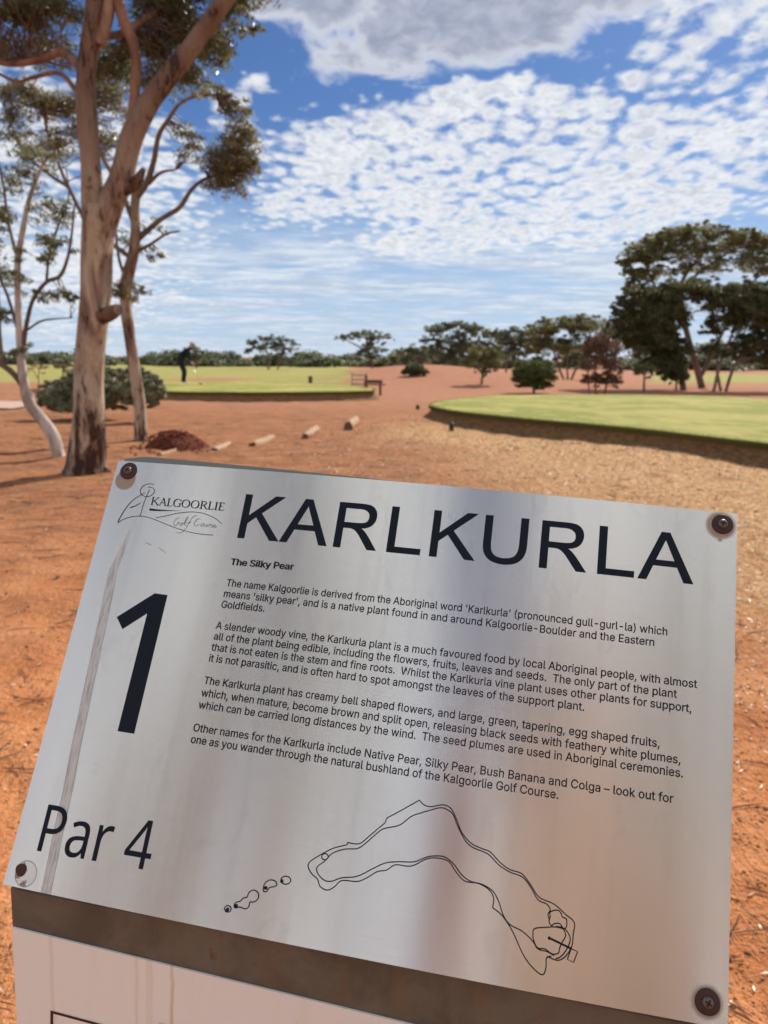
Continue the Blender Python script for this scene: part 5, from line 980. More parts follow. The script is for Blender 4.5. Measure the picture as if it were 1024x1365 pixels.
# ------------------------------------------------------------------ lettering on the plate
GL = json.loads(r'''{"R":{" ":[188,[]],"'":[206,[[[78,318],[70,509],[136,509],[128,318]]]],"(":[273,[[[89,207],[90,244],[94,283],[101,324],[109,364],[119,403],[132,441],[145,477],[160,510],[177,539],[236,539],[219,503],[204,466],[191,428],[179,390],[169,351],[161,313],[156,276],[152,241],[151,207],[154,161],[160,115],[167,83],[177,50],[188,16],[202,-19],[218,-57],[236,-96],[177,-96],[150,-46],[128,4],[111,55],[99,106],[92,156]]]],")":[273,[[[37,-96],[56,-56],[72,-18],[86,18],[97,52],[106,85],[113,116],[120,162],[122,207],[121,241],[117,276],[112,313],[104,351],[94,390],[82,428],[69,466],[54,503],[37,539],[97,539],[113,510],[128,477],[142,441],[154,403],[164,364],[173,323],[179,283],[183,244],[184,207],[182,156],[174,104],[161,53],[144,3],[123,-47],[97,-96]]]],",":[188,[[[38,-119],[68,71],[137,71],[84,-119]]]],"-":[453,[[[337,244],[337,188],[114,188],[114,244]]]],".":[188,[[[95,-4],[78,-1],[63,9],[53,24],[50,41],[53,59],[63,73],[78,83],[95,87],[113,83],[128,73],[138,59],[141,41],[138,24],[128,9],[113,-1]]]],"A":[480,[[[16,0],[201,509],[276,509],[463,0],[395,0],[287,302],[264,372],[232,478],[245,478],[213,371],[191,302],[85,0]],[[110,142],[110,199],[370,199],[370,142]]]],"B":[456,[[[60,0],[60,509],[241,509],[289,504],[329,491],[359,469],[381,442],[394,410],[398,374],[395,344],[387,320],[373,301],[356,286],[336,275],[315,267],[315,262],[339,257],[363,245],[385,227],[402,203],[414,173],[418,136],[413,100],[400,67],[377,39],[344,18],[301,4],[247,0]],[[125,57],[245,57],[296,63],[330,80],[349,105],[355,137],[352,161],[342,184],[327,203],[306,218],[279,228],[248,231],[125,231]],[[125,285],[238,285],[265,288],[288,296],[308,309],[323,326],[333,348],[336,372],[330,403],[313,429],[283,446],[240,452],[125,452]]]],"C":[510,[[[267,-7],[225,-3],[186,7],[150,25],[119,49],[92,79],[70,115],[53,157],[44,203],[40,254],[44,305],[53,352],[70,393],[92,429],[119,459],[150,484],[186,501],[225,512],[267,516],[305,513],[340,504],[373,490],[402,471],[427,447],[448,418],[463,385],[473,348],[408,348],[401,373],[389,395],[375,413],[357,428],[337,440],[315,449],[292,454],[267,456],[223,450],[184,432],[150,403],[125,364],[113,332],[106,295],[103,254],[106,213],[113,177],[125,145],[151,105],[184,76],[223,59],[267,53],[292,55],[315,60],[337,69],[357,81],[375,96],[389,114],[401,136],[408,160],[473,160],[463,124],[448,91],[428,62],[402,38],[373,19],[341,5],[305,-4]]]],"E":[419,[[[60,0],[60,509],[372,509],[372,452],[125,452],[125,286],[355,286],[355,229],[125,229],[125,57],[375,57],[375,0]]]],"G":[520,[[[269,-7],[225,-3],[185,7],[149,25],[118,49],[91,79],[69,116],[53,157],[43,203],[40,254],[43,305],[53,352],[69,393],[91,429],[117,459],[149,484],[184,501],[223,512],[265,516],[304,513],[340,504],[374,489],[403,469],[429,445],[449,416],[465,384],[474,349],[408,349],[399,372],[387,393],[373,411],[356,427],[337,439],[315,448],[291,454],[265,456],[222,450],[183,432],[150,404],[125,364],[113,332],[106,295],[103,254],[106,213],[113,177],[125,145],[151,105],[184,76],[224,59],[269,53],[309,57],[345,71],[374,93],[396,123],[410,160],[415,202],[434,199],[283,199],[283,256],[478,256],[478,200],[475,160],[466,124],[451,91],[431,62],[406,38],[377,19],[344,5],[308,-4]]]],"K":[467,[[[104,145],[104,216],[139,261],[174,303],[212,344],[364,509],[448,509],[231,276],[228,276]],[[60,0],[60,509],[125,509],[125,334],[124,225],[125,193],[125,0]],[[372,0],[188,259],[228,309],[449,0]]]],"L":[393,[[[60,0],[60,509],[125,509],[125,57],[361,57],[361,0]]]],"N":[523,[[[60,0],[60,509],[136,509],[343,183],[363,151],[388,107],[414,55],[405,54],[401,108],[399,157],[399,195],[399,509],[463,509],[463,0],[387,0],[202,290],[177,331],[148,381],[108,452],[119,454],[122,384],[124,328],[125,291],[125,0]]]],"O":[533,[[[267,-7],[225,-3],[186,7],[150,25],[119,49],[92,79],[70,115],[53,157],[44,203],[40,254],[44,305],[53,352],[70,393],[92,429],[119,459],[150,484],[186,501],[225,512],[267,516],[309,512],[348,501],[384,484],[415,459],[442,429],[464,393],[480,352],[490,305],[493,254],[490,203],[480,157],[464,115],[442,79],[415,49],[384,25],[348,7],[309,-3]],[[267,53],[310,59],[349,76],[383,105],[408,144],[420,176],[428,213],[430,254],[428,295],[420,332],[408,365],[383,404],[349,433],[310,450],[267,456],[223,450],[184,433],[151,404],[125,364],[113,332],[106,295],[103,254],[106,213],[113,176],[125,144],[151,105],[184,76],[223,59]]]],"P":[445,[[[60,0],[60,509],[235,509],[289,503],[332,487],[366,462],[390,430],[404,391],[409,348],[404,304],[390,265],[366,233],[332,207],[289,191],[235,186],[109,186],[109,242],[233,242],[269,246],[297,256],[318,272],[333,294],[342,319],[344,348],[342,376],[333,402],[318,423],[297,439],[268,449],[232,452],[125,452],[125,0]]]],"R":[449,[[[60,0],[60,509],[236,509],[290,504],[333,489],[367,465],[390,433],[405,395],[409,352],[405,309],[390,271],[367,240],[333,217],[289,203],[236,198],[96,198],[96,255],[234,255],[269,258],[298,267],[319,281],[334,300],[342,324],[345,352],[342,380],[334,405],[319,425],[298,440],[269,449],[233,452],[125,452],[125,0]],[[353,0],[230,229],[303,229],[428,0]]]],"S":[447,[[[224,-9],[172,-4],[128,9],[91,31],[64,60],[46,96],[38,137],[104,137],[110,110],[123,88],[142,71],[166,59],[194,52],[224,49],[257,52],[286,60],[311,74],[329,92],[341,114],[346,139],[342,161],[332,179],[316,193],[296,205],[245,222],[184,239],[145,253],[112,269],[86,289],[60,326],[52,372],[58,413],[75,448],[102,476],[138,498],[180,511],[227,516],[275,511],[316,498],[351,476],[377,449],[394,415],[401,378],[337,378],[326,412],[302,437],[267,453],[225,459],[194,456],[167,448],[145,435],[129,418],[118,398],[115,376],[119,352],[131,334],[148,319],[169,308],[212,293],[264,279],[312,264],[336,252],[359,238],[379,220],[395,198],[405,171],[408,139],[403,99],[386,64],[360,34],[323,11],[294,0],[261,-7]]]],"T":[449,[[[32,452],[32,509],[417,509],[417,452],[257,452],[257,0],[193,0],[193,452]]]],"U":[517,[[[259,-8],[220,-6],[186,2],[154,15],[114,43],[85,80],[66,124],[60,173],[60,509],[124,509],[124,178],[128,144],[141,113],[160,87],[187,68],[220,56],[259,52],[298,56],[331,68],[357,87],[377,113],[389,144],[393,178],[393,509],[457,509],[457,173],[451,124],[433,80],[403,43],[363,15],[332,2],[297,-6]]]],"W":[686,[[[155,0],[16,509],[82,509],[163,196],[175,145],[187,94],[197,40],[189,40],[200,94],[211,145],[224,196],[306,509],[380,509],[462,196],[474,145],[486,94],[497,40],[488,40],[499,94],[510,145],[523,196],[603,509],[670,509],[530,0],[455,0],[368,323],[351,391],[336,475],[350,475],[335,395],[318,323],[230,0]]]],"a":[389,[[[160,-9],[126,-5],[94,5],[68,22],[48,45],[35,73],[30,108],[34,138],[43,161],[58,179],[78,193],[100,203],[125,211],[178,220],[234,227],[252,230],[265,235],[273,243],[276,255],[276,257],[273,279],[267,297],[256,311],[240,322],[220,329],[196,331],[171,329],[149,322],[132,313],[118,301],[107,288],[100,274],[41,291],[57,322],[79,346],[104,364],[133,375],[163,382],[194,384],[239,379],[263,372],[286,360],[306,343],[322,320],[333,290],[337,251],[337,0],[277,0],[277,52],[272,52],[252,25],[236,12],[215,1],[190,-6]],[[170,45],[202,49],[228,59],[248,74],[263,93],[272,115],[276,138],[276,190],[259,182],[231,176],[200,171],[175,168],[134,159],[117,150],[103,139],[95,124],[92,105],[94,87],[102,72],[114,61],[130,52],[149,47]]]],"b":[424,[[[229,-8],[198,-5],[172,4],[153,17],[138,31],[118,59],[112,59],[112,0],[53,0],[53,509],[114,509],[114,319],[118,319],[137,346],[152,360],[171,373],[197,381],[229,384],[274,378],[313,361],[345,332],[370,293],[381,261],[388,227],[390,189],[388,151],[381,116],[370,84],[346,45],[313,16],[274,-2]],[[220,47],[253,51],[279,66],[301,88],[316,117],[325,151],[328,189],[325,227],[316,261],[301,290],[280,311],[253,325],[220,330],[188,325],[161,312],[140,291],[125,263],[116,229],[113,189],[116,150],[125,115],[140,86],[162,65],[188,51]]]],"c":[396,[[[207,-8],[159,-2],[117,16],[82,46],[56,85],[44,116],[37,150],[34,187],[37,225],[44,260],[56,291],[82,330],[117,360],[159,378],[207,384],[234,383],[260,377],[284,368],[305,356],[324,341],[340,322],[353,301],[362,277],[303,262],[290,289],[270,311],[242,325],[207,330],[173,325],[145,310],[124,287],[108,258],[99,224],[96,187],[99,151],[108,117],[124,89],[145,66],[173,51],[207,46],[243,52],[271,66],[292,89],[304,117],[363,102],[354,78],[341,56],[325,37],[306,21],[285,9],[261,-1],[235,-6]]]],"d":[424,[[[195,-8],[151,-2],[111,16],[79,45],[55,84],[43,116],[36,151],[34,189],[36,227],[43,261],[55,293],[79,332],[112,361],[151,378],[196,384],[228,381],[253,373],[272,360],[287,346],[306,319],[311,319],[311,509],[372,509],[372,0],[313,0],[313,59],[307,59],[287,31],[272,17],[252,4],[227,-5]],[[205,47],[236,51],[263,65],[284,86],[299,115],[309,150],[312,189],[309,229],[300,263],[284,291],[263,312],[237,325],[205,330],[172,325],[145,311],[124,290],[108,261],[99,227],[96,189],[99,151],[109,117],[124,88],[145,66],[172,51]]]],"e":[404,[[[212,-8],[161,-2],[117,16],[82,46],[56,85],[44,116],[37,150],[34,187],[36,224],[44,258],[55,290],[81,329],[115,359],[157,378],[205,384],[236,382],[266,374],[294,361],[319,341],[341,315],[357,282],[368,242],[371,194],[371,169],[75,169],[75,221],[338,221],[310,202],[307,237],[298,269],[283,294],[263,314],[237,326],[205,330],[173,326],[146,313],[125,294],[109,270],[99,241],[96,211],[96,178],[100,139],[110,106],[128,80],[151,61],[179,50],[212,46],[234,48],[254,53],[271,61],[285,73],[297,88],[306,105],[365,91],[353,63],[335,39],[311,19],[283,4],[249,-5]]]],"f":[254,[[[228,379],[228,327],[6,327],[6,379]],[[81,0],[81,432],[84,461],[96,486],[113,505],[135,519],[161,527],[187,530],[222,527],[243,521],[227,468],[215,472],[195,474],[171,470],[154,460],[145,443],[142,419],[142,0]]]],"g":[425,[[[207,-151],[168,-148],[134,-140],[105,-127],[82,-110],[64,-91],[51,-69],[101,-41],[122,-66],[136,-78],[154,-88],[178,-95],[207,-97],[249,-92],[282,-75],[304,-47],[311,-6],[311,68],[306,68],[287,41],[272,28],[252,16],[227,8],[195,5],[152,10],[113,27],[80,53],[55,90],[43,120],[36,154],[34,191],[36,229],[43,263],[55,293],[80,332],[112,361],[152,378],[196,384],[228,382],[253,373],[273,360],[288,346],[308,319],[313,319],[313,379],[372,379],[372,-9],[367,-54],[350,-90],[324,-117],[291,-136],[251,-147]],[[205,59],[237,63],[264,75],[285,95],[300,121],[309,154],[312,193],[309,231],[300,264],[285,291],[264,312],[237,325],[205,330],[172,325],[145,312],[124,290],[109,262],[99,229],[96,193],[99,155],[109,123],[124,96],[145,76],[172,63]]]],"h":[410,[[[114,227],[114,0],[53,0],[53,509],[114,509],[114,287],[102,287],[124,332],[152,362],[187,379],[227,384],[264,380],[295,369],[321,349],[341,321],[353,285],[357,240],[357,0],[296,0],[296,235],[290,275],[273,304],[246,323],[210,329],[184,326],[161,317],[141,303],[126,283],[117,257]]]],"i":[167,[[[53,0],[53,379],[114,379],[114,0]],[[84,443],[67,446],[54,455],[44,468],[41,483],[44,499],[54,512],[67,521],[84,524],[100,521],[114,512],[123,499],[126,483],[123,468],[114,455],[100,446]]]],"k":[381,[[[110,137],[110,212],[121,212],[284,379],[360,379],[184,199],[177,199]],[[53,0],[53,509],[114,509],[114,0]],[[294,0],[148,186],[191,229],[372,0]]]],"l":[189,[[[139,-2],[101,3],[74,20],[58,47],[53,84],[53,509],[114,509],[114,99],[115,77],[120,62],[130,54],[146,52],[160,53],[170,54],[181,3],[162,-1]]]],"m":[610,[[[53,0],[53,379],[112,379],[112,295],[108,295],[118,323],[132,346],[151,363],[172,376],[195,384],[219,386],[257,380],[287,361],[309,331],[321,295],[312,295],[322,321],[337,343],[357,361],[381,375],[407,383],[437,386],[468,383],[497,372],[522,354],[541,328],[553,296],[557,255],[557,0],[496,0],[496,254],[490,289],[473,313],[447,326],[419,330],[395,328],[374,320],[358,307],[345,290],[338,270],[335,247],[335,0],[274,0],[274,260],[269,288],[253,311],[229,326],[199,330],[178,328],[158,320],[140,307],[126,289],[117,266],[114,238],[114,0]]]],"n":[410,[[[114,227],[114,0],[53,0],[53,379],[112,379],[112,287],[102,287],[124,332],[152,362],[187,379],[227,384],[264,380],[295,369],[321,349],[341,321],[353,285],[357,240],[357,0],[296,0],[296,235],[290,275],[273,304],[246,323],[210,329],[184,326],[161,317],[141,303],[126,283],[117,257]]]],"o":[415,[[[207,-8],[159,-2],[117,16],[82,46],[56,85],[44,116],[37,150],[34,187],[37,225],[44,260],[56,291],[82,330],[117,360],[159,378],[207,384],[256,378],[299,360],[333,330],[359,291],[371,260],[379,225],[381,187],[379,150],[371,116],[359,85],[333,46],[299,16],[256,-2]],[[207,46],[242,51],[270,66],[292,89],[307,117],[316,151],[319,187],[316,224],[307,258],[292,287],[270,310],[242,325],[207,330],[173,325],[145,310],[124,287],[108,258],[99,224],[96,187],[99,151],[108,117],[124,89],[145,66],[173,51]]]],"p":[424,[[[53,-143],[53,379],[112,379],[112,319],[118,319],[137,346],[152,360],[171,373],[197,381],[229,384],[274,378],[313,361],[345,332],[370,293],[381,261],[388,227],[390,189],[388,151],[381,116],[370,84],[346,45],[313,16],[274,-2],[229,-8],[198,-5],[173,4],[153,17],[138,31],[118,59],[114,59],[114,-143]],[[220,47],[253,51],[279,66],[301,88],[316,117],[325,151],[328,189],[325,227],[316,261],[301,290],[280,311],[253,325],[220,330],[188,325],[161,312],[140,291],[125,263],[116,229],[113,189],[116,150],[125,115],[140,86],[162,65],[188,51]]]],"r":[259,[[[53,0],[53,379],[112,379],[112,321],[115,321],[130,347],[152,367],[181,380],[213,385],[229,384],[243,384],[243,322],[230,324],[207,326],[182,323],[159,315],[140,301],[126,284],[117,262],[114,237],[114,0]]]],"s":[365,[[[182,-8],[145,-5],[112,3],[84,18],[62,38],[45,63],[36,94],[94,107],[105,79],[124,60],[150,49],[181,45],[217,50],[244,62],[262,81],[268,103],[265,121],[254,136],[237,147],[212,155],[149,170],[104,186],[72,208],[53,237],[47,274],[51,305],[65,332],[87,354],[115,370],[149,381],[187,384],[223,381],[254,372],[279,358],[299,339],[314,316],[324,290],[268,277],[258,298],[243,316],[219,328],[187,333],[156,329],[131,317],[114,299],[109,277],[112,258],[124,243],[144,232],[172,223],[229,209],[275,194],[306,171],[325,142],[331,107],[326,75],[312,47],[290,24],[260,6],[223,-5]]]],"t":[227,[[[204,379],[204,327],[6,327],[6,379]],[[65,471],[126,471],[126,98],[128,76],[136,61],[150,53],[170,50],[185,51],[202,54],[213,2],[192,-3],[168,-4],[125,2],[92,21],[72,52],[65,93]]]],"u":[410,[[[182,-5],[146,-1],[115,11],[89,31],[69,59],[57,95],[53,139],[53,379],[114,379],[114,144],[119,105],[137,75],[164,56],[200,50],[226,53],[249,62],[268,77],[283,97],[293,122],[296,153],[296,379],[357,379],[357,0],[298,0],[298,92],[307,92],[286,47],[257,17],[222,0]]]],"v":[389,[[[163,0],[17,379],[84,379],[165,155],[187,87],[206,21],[184,21],[203,87],[224,155],[305,379],[371,379],[226,0]]]],"w":[567,[[[138,0],[23,379],[87,379],[133,214],[154,137],[175,41],[165,41],[186,135],[206,214],[252,379],[316,379],[362,214],[382,136],[402,41],[391,41],[413,135],[434,214],[480,379],[545,379],[429,0],[368,0],[319,172],[305,225],[291,280],[277,338],[291,338],[277,280],[263,225],[248,172],[199,0]]]],"y":[389,[[[47,-139],[61,-86],[71,-87],[88,-90],[104,-89],[118,-84],[130,-74],[141,-58],[151,-36],[163,-1],[17,379],[84,379],[165,155],[187,87],[206,21],[184,21],[202,87],[224,155],[305,379],[371,379],[204,-58],[191,-85],[177,-107],[159,-124],[139,-136],[117,-143],[91,-145],[65,-143]]]],"\u2013":[350,[[[350,244],[350,188],[0,188],[0,244]]]]},"T":{"K":[467,[[[104,145],[104,216],[139,261],[174,303],[212,344],[364,509],[448,509],[231,276],[228,276]],[[60,0],[60,509],[125,509],[125,334],[124,225],[125,193],[125,0]],[[372,0],[188,259],[228,309],[449,0]]]],"A":[480,[[[16,0],[201,509],[276,509],[463,0],[395,0],[287,302],[264,372],[232,478],[245,478],[213,371],[191,302],[85,0]],[[110,142],[110,199],[370,199],[370,142]]]],"R":[449,[[[60,0],[60,509],[236,509],[290,504],[333,489],[367,465],[390,433],[405,395],[409,352],[405,309],[390,271],[367,240],[333,217],[289,203],[236,198],[96,198],[96,255],[234,255],[269,258],[298,267],[319,281],[334,300],[342,324],[345,352],[342,380],[334,405],[319,425],[298,440],[269,449],[233,452],[125,452],[125,0]],[[353,0],[230,229],[303,229],[428,0]]]],"L":[393,[[[60,0],[60,509],[125,509],[125,57],[361,57],[361,0]]]],"U":[517,[[[259,-8],[239,-8],[220,-6],[203,-2],[186,2],[169,8],[154,15],[114,43],[85,80],[66,124],[60,173],[60,509],[124,509],[124,178],[128,144],[141,113],[160,87],[187,68],[220,56],[259,52],[298,56],[331,68],[357,87],[377,113],[389,144],[393,178],[393,509],[457,509],[457,173],[451,124],[433,80],[403,43],[363,15],[348,8],[332,2],[315,-2],[297,-6],[278,-8]]]]},"B":{"T":[449,[[[32,452],[32,509],[417,509],[417,452],[257,452],[257,0],[193,0],[193,452]]]],"h":[410,[[[114,227],[114,0],[53,0],[53,509],[114,509],[114,287],[102,287],[124,332],[152,362],[187,379],[227,384],[264,380],[295,369],[321,349],[341,321],[353,285],[357,240],[357,0],[296,0],[296,235],[290,275],[273,304],[246,323],[210,329],[184,326],[161,317],[141,303],[126,283],[117,257]]]],"e":[404,[[[212,-8],[161,-2],[117,16],[82,46],[56,85],[44,116],[37,150],[34,187],[36,224],[44,258],[55,290],[81,329],[115,359],[157,378],[205,384],[236,382],[266,374],[294,361],[319,341],[341,315],[357,282],[368,242],[371,194],[371,169],[75,169],[75,221],[338,221],[310,202],[307,237],[298,269],[283,294],[263,314],[237,326],[205,330],[173,326],[146,313],[125,294],[109,270],[99,241],[96,211],[96,178],[100,139],[110,106],[128,80],[151,61],[179,50],[212,46],[234,48],[254,53],[271,61],[285,73],[297,88],[306,105],[365,91],[353,63],[335,39],[311,19],[283,4],[249,-5]]]]," ":[188,[]],"S":[447,[[[224,-9],[172,-4],[128,9],[91,31],[64,60],[46,96],[38,137],[104,137],[110,110],[123,88],[142,71],[166,59],[194,52],[224,49],[257,52],[286,60],[311,74],[329,92],[341,114],[346,139],[342,161],[332,179],[316,193],[296,205],[245,222],[184,239],[145,253],[112,269],[86,289],[60,326],[52,372],[58,413],[75,448],[102,476],[138,498],[180,511],[227,516],[275,511],[316,498],[351,476],[377,449],[394,415],[401,378],[337,378],[326,412],[302,437],[267,453],[225,459],[194,456],[167,448],[145,435],[129,418],[118,398],[115,376],[119,352],[131,334],[148,319],[169,308],[212,293],[264,279],[312,264],[336,252],[359,238],[379,220],[395,198],[405,171],[408,139],[403,99],[386,64],[360,34],[323,11],[294,0],[261,-7]]]],"i":[167,[[[53,0],[53,379],[114,379],[114,0]],[[84,443],[67,446],[54,455],[44,468],[41,483],[44,499],[54,512],[67,521],[84,524],[100,521],[114,512],[123,499],[126,483],[123,468],[114,455],[100,446]]]],"l":[189,[[[139,-2],[101,3],[74,20],[58,47],[53,84],[53,509],[114,509],[114,99],[115,77],[120,62],[130,54],[146,52],[160,53],[170,54],[181,3],[162,-1]]]],"k":[381,[[[110,137],[110,212],[121,212],[284,379],[360,379],[184,199],[177,199]],[[53,0],[53,509],[114,509],[114,0]],[[294,0],[148,186],[191,229],[372,0]]]],"y":[389,[[[47,-139],[61,-86],[71,-87],[88,-90],[104,-89],[118,-84],[130,-74],[141,-58],[151,-36],[163,-1],[17,379],[84,379],[165,155],[187,87],[206,21],[184,21],[202,87],[224,155],[305,379],[371,379],[204,-58],[191,-85],[177,-107],[159,-124],[139,-136],[117,-143],[91,-145],[65,-143]]]],"P":[445,[[[60,0],[60,509],[235,509],[289,503],[332,487],[366,462],[390,430],[404,391],[409,348],[404,304],[390,265],[366,233],[332,207],[289,191],[235,186],[109,186],[109,242],[233,242],[269,246],[297,256],[318,272],[333,294],[342,319],[344,348],[342,376],[333,402],[318,423],[297,439],[268,449],[232,452],[125,452],[125,0]]]],"a":[389,[[[160,-9],[126,-5],[94,5],[68,22],[48,45],[35,73],[30,108],[34,138],[43,161],[58,179],[78,193],[100,203],[125,211],[178,220],[234,227],[252,230],[265,235],[273,243],[276,255],[276,257],[273,279],[267,297],[256,311],[240,322],[220,329],[196,331],[171,329],[149,322],[132,313],[118,301],[107,288],[100,274],[41,291],[57,322],[79,346],[104,364],[133,375],[163,382],[194,384],[239,379],[263,372],[286,360],[306,343],[322,320],[333,290],[337,251],[337,0],[277,0],[277,52],[272,52],[252,25],[236,12],[215,1],[190,-6]],[[170,45],[202,49],[228,59],[248,74],[263,93],[272,115],[276,138],[276,190],[259,182],[231,176],[200,171],[175,168],[134,159],[117,150],[103,139],[95,124],[92,105],[94,87],[102,72],[114,61],[130,52],[149,47]]]],"r":[259,[[[53,0],[53,379],[112,379],[112,321],[115,321],[130,347],[152,367],[181,380],[213,385],[229,384],[243,384],[243,322],[230,324],[207,326],[182,323],[159,315],[140,301],[126,284],[117,262],[114,237],[114,0]]]]},"P":{"P":[485,[[[229,573],[265,571],[297,568],[326,562],[352,553],[374,542],[393,528],[409,513],[421,495],[431,475],[439,454],[443,430],[444,404],[441,370],[433,336],[417,306],[395,278],[364,255],[324,238],[309,233],[292,230],[275,227],[256,225],[237,223],[216,223],[150,223],[150,0],[78,0],[78,573]],[[223,511],[150,511],[150,285],[208,285],[258,288],[298,296],[330,311],[352,334],[365,363],[370,401],[361,449],[334,484],[322,492],[306,499],[289,504],[269,508],[247,510]]]],"a":[450,[[[231,437],[256,436],[279,433],[299,428],[318,422],[334,413],[347,403],[359,390],[368,375],[376,358],[381,338],[384,317],[385,293],[385,0],[334,0],[320,61],[317,61],[298,40],[279,22],[258,9],[234,-1],[206,-6],[172,-8],[136,-5],[103,6],[75,23],[55,48],[41,80],[37,119],[38,140],[43,159],[50,176],[59,192],[72,206],[87,219],[106,229],[127,238],[152,245],[179,251],[209,255],[243,257],[316,259],[316,285],[310,330],[293,359],[265,375],[227,380],[194,378],[163,370],[106,347],[84,400],[115,414],[151,426],[190,434]],[[252,208],[226,206],[204,203],[184,200],[167,195],[152,189],[141,182],[118,155],[110,119],[115,87],[132,66],[157,53],[188,49],[238,56],[279,79],[306,117],[315,172],[315,210]]]],"r":[331,[[[269,438],[295,437],[319,433],[310,368],[287,372],[264,374],[240,371],[217,363],[195,351],[176,334],[161,313],[149,289],[141,261],[139,229],[139,0],[68,0],[68,430],[126,430],[134,351],[137,351],[152,374],[170,395],[191,413],[214,426],[240,435]]]]," ":[208,[]],"4":[458,[[[443,130],[359,130],[359,0],[291,0],[291,130],[17,130],[17,190],[286,576],[359,576],[359,193],[443,193]],[[291,374],[291,412],[293,444],[294,474],[295,500],[292,500],[276,468],[257,438],[86,193],[291,193]]]]}}''')
for fk in 'RB':
    for ch in 'PR':
        if ch in GL[fk]:      # split the one-stroke outline into body and counter
            c = GL[fk][ch][1][0]; i0 = [i for i, p in enumerate(c) if p[0] in (96, 109)]
            if len(i0) == 2: GL[fk][ch][1] = [c[:i0[0]]+[[125, c[i0[0]][1]], [125, 0]], ([[125, c[i0[1]][1]]]+c[i0[1]+1:-1])] + GL[fk][ch][1][1:]
GL['T'] = {'K': [687, [[(75,0),(75,716),(169,716),(169,361),(524,716),(652,716),(352,426),(665,0),(540,0),(287,361),(169,247),(169,0)]]],
 'A': [687, [[(-1,0),(273,716),(375,716),(668,0),(560,0),(477,217),(178,217),(99,0)], [(206,294),(320,600),(324,641),(330,610),(449,294)]]],
 'R': [742, [[(79,0),(79,716),(396,716),(452,713),(506,704),(545,687),(576,657),(602,615),(613,568),(616,521),(607,466),(590,424),(563,384),(528,357),(480,337),(410,325),(445,305),(470,285),(500,250),(540,195),(665,0),(546,0),(450,150),(410,213),(380,252),(350,284),(325,302),(301,312),(265,318),(173,318),(173,0)],
   [(173,400),(377,400),(416,402),(452,409),(482,422),(502,443),(516,478),(519,520),(512,562),(495,592),(470,614),(436,630),(399,637),(173,637)]]],
 'L': [576, [[(73,0),(73,716),(168,716),(168,84),(521,84),(521,0)]]],
 'U': [742, [[(547,716),(642,716),(642,302),(639,240),(630,185),(612,130),(585,85),(548,45),(505,18),(455,0),(405,-9),(358,-12),(300,-8),(248,4),(200,23),(160,51),(128,86),(103,130),(87,182),(80,240),(78,302),(78,716),(173,716),(173,303),(176,245),(182,200),(194,160),(212,130),(240,103),(275,85),(312,76),(352,73),(400,77),(440,86),(474,103),(500,125),(519,154),(533,190),(543,240),(547,302)]]]}
def parea(c): return sum(c[i][0]*c[(i+1) % len(c)][1]-c[(i+1) % len(c)][0]*c[i][1] for i in range(len(c)))/2
def text_mesh(name, lines, m_, parent, h=.00022, bold=0.0, over=0):
    """lines: (string, font, (u0,v0), (u1,v1), cap) - baseline from one point to the other, in metres on the plate"""
    V = []; F = []; more = []
    cu = bpy.data.curves.new('tmp', 'CURVE'); cu.dimensions = '2D'; cu.fill_mode = 'FRONT'; cu.offset = bold
    for (s, fk, a, b, cap, refcap) in lines:
        G_ = GL[fk]; x = 0; xs = []; first = None
        for ch in s: xs.append(x); x += G_[ch][0]
        lo = min(xs[i]+min(p[0] for c in G_[ch][1] for p in c) for i, ch in enumerate(s) if G_[ch][1])
        hi = max(xs[i]+max(p[0] for c in G_[ch][1] for p in c) for i, ch in enumerate(s) if G_[ch][1])
        L = b[0]-a[0]; sx = L/(hi-lo); sy = cap/refcap; sl = (b[1]-a[1])/L
        for i, ch in enumerate(s):
            conts = [c for c in G_[ch][1] if len(c) > 2]; big = max([abs(parea(c)) for c in conts], default=0); sgn = [parea(c) for c in conts if abs(parea(c)) == big]
            solid = [c for c in conts if parea(c)*sgn[0] > 0] if conts and fk != 'T' else conts
            for ci, cont in enumerate(conts):
                lay = solid.index(cont) if cont in solid and ch in 'KkAR' and fk != 'T' else 0
                if lay != over:
                    if lay > over: more.append(1)
                    continue
                sp = cu.splines.new('POLY'); sp.points.add(len(cont)-1); sp.use_cyclic_u = True
                for k, p in enumerate(cont):
                    uu = (xs[i]+p[0]-lo)*sx; sp.points[k].co = ((a[0]+uu)*10, (-(a[1]+uu*sl)+p[1]*sy)*10, 0, 1)
    o = bpy.data.objects.new('tmp', cu); COL.objects.link(o); dg = bpy.context.evaluated_depsgraph_get(); dg.update()
    me = bpy.data.meshes.new_from_object(o.evaluated_get(dg)); bpy.data.objects.remove(o)
    V = [SP(q.co.x/10, -q.co.y/10, h) for q in me.vertices]; F = [tuple(p.vertices) for p in me.polygons]
    if more:
        v2, f2 = text_mesh(name, lines, m_, parent, h+.00003, bold, over+1); n0 = len(V); V += v2; F += [tuple(q+n0 for q in p) for p in f2]
    return (V, F) if over else obj(name, V, F, m_, parent)
CAPR = 516.0
capc = max(p[1] for c in GL['T']['K'][1] for p in c) - min(p[1] for c in GL['T']['K'][1] for p in c)
caps = {k: max(p[1] for c in GL[k][x][1] for p in c) for k, x in (('R', 'K'), ('T', 'K'), ('B', 'P'), ('P', 'P'))}
text_mesh('title_lettering', [('KARLKURLA', 'T', (.1099, .0524), (.4225, .0514), .0330, caps['T'])], M['ink'], pl, bold=.0026)
for k_, sh in enumerate((0, .00022, .00040)):
    (text_mesh('heading_lettering', [('The Silky Pear', 'R', (.1086+sh, .0729), (.1552+sh, .0719), .0047, caps['R'])], M['ink'], pl, .00022+.00007*k_, .0006))
cp = .00500
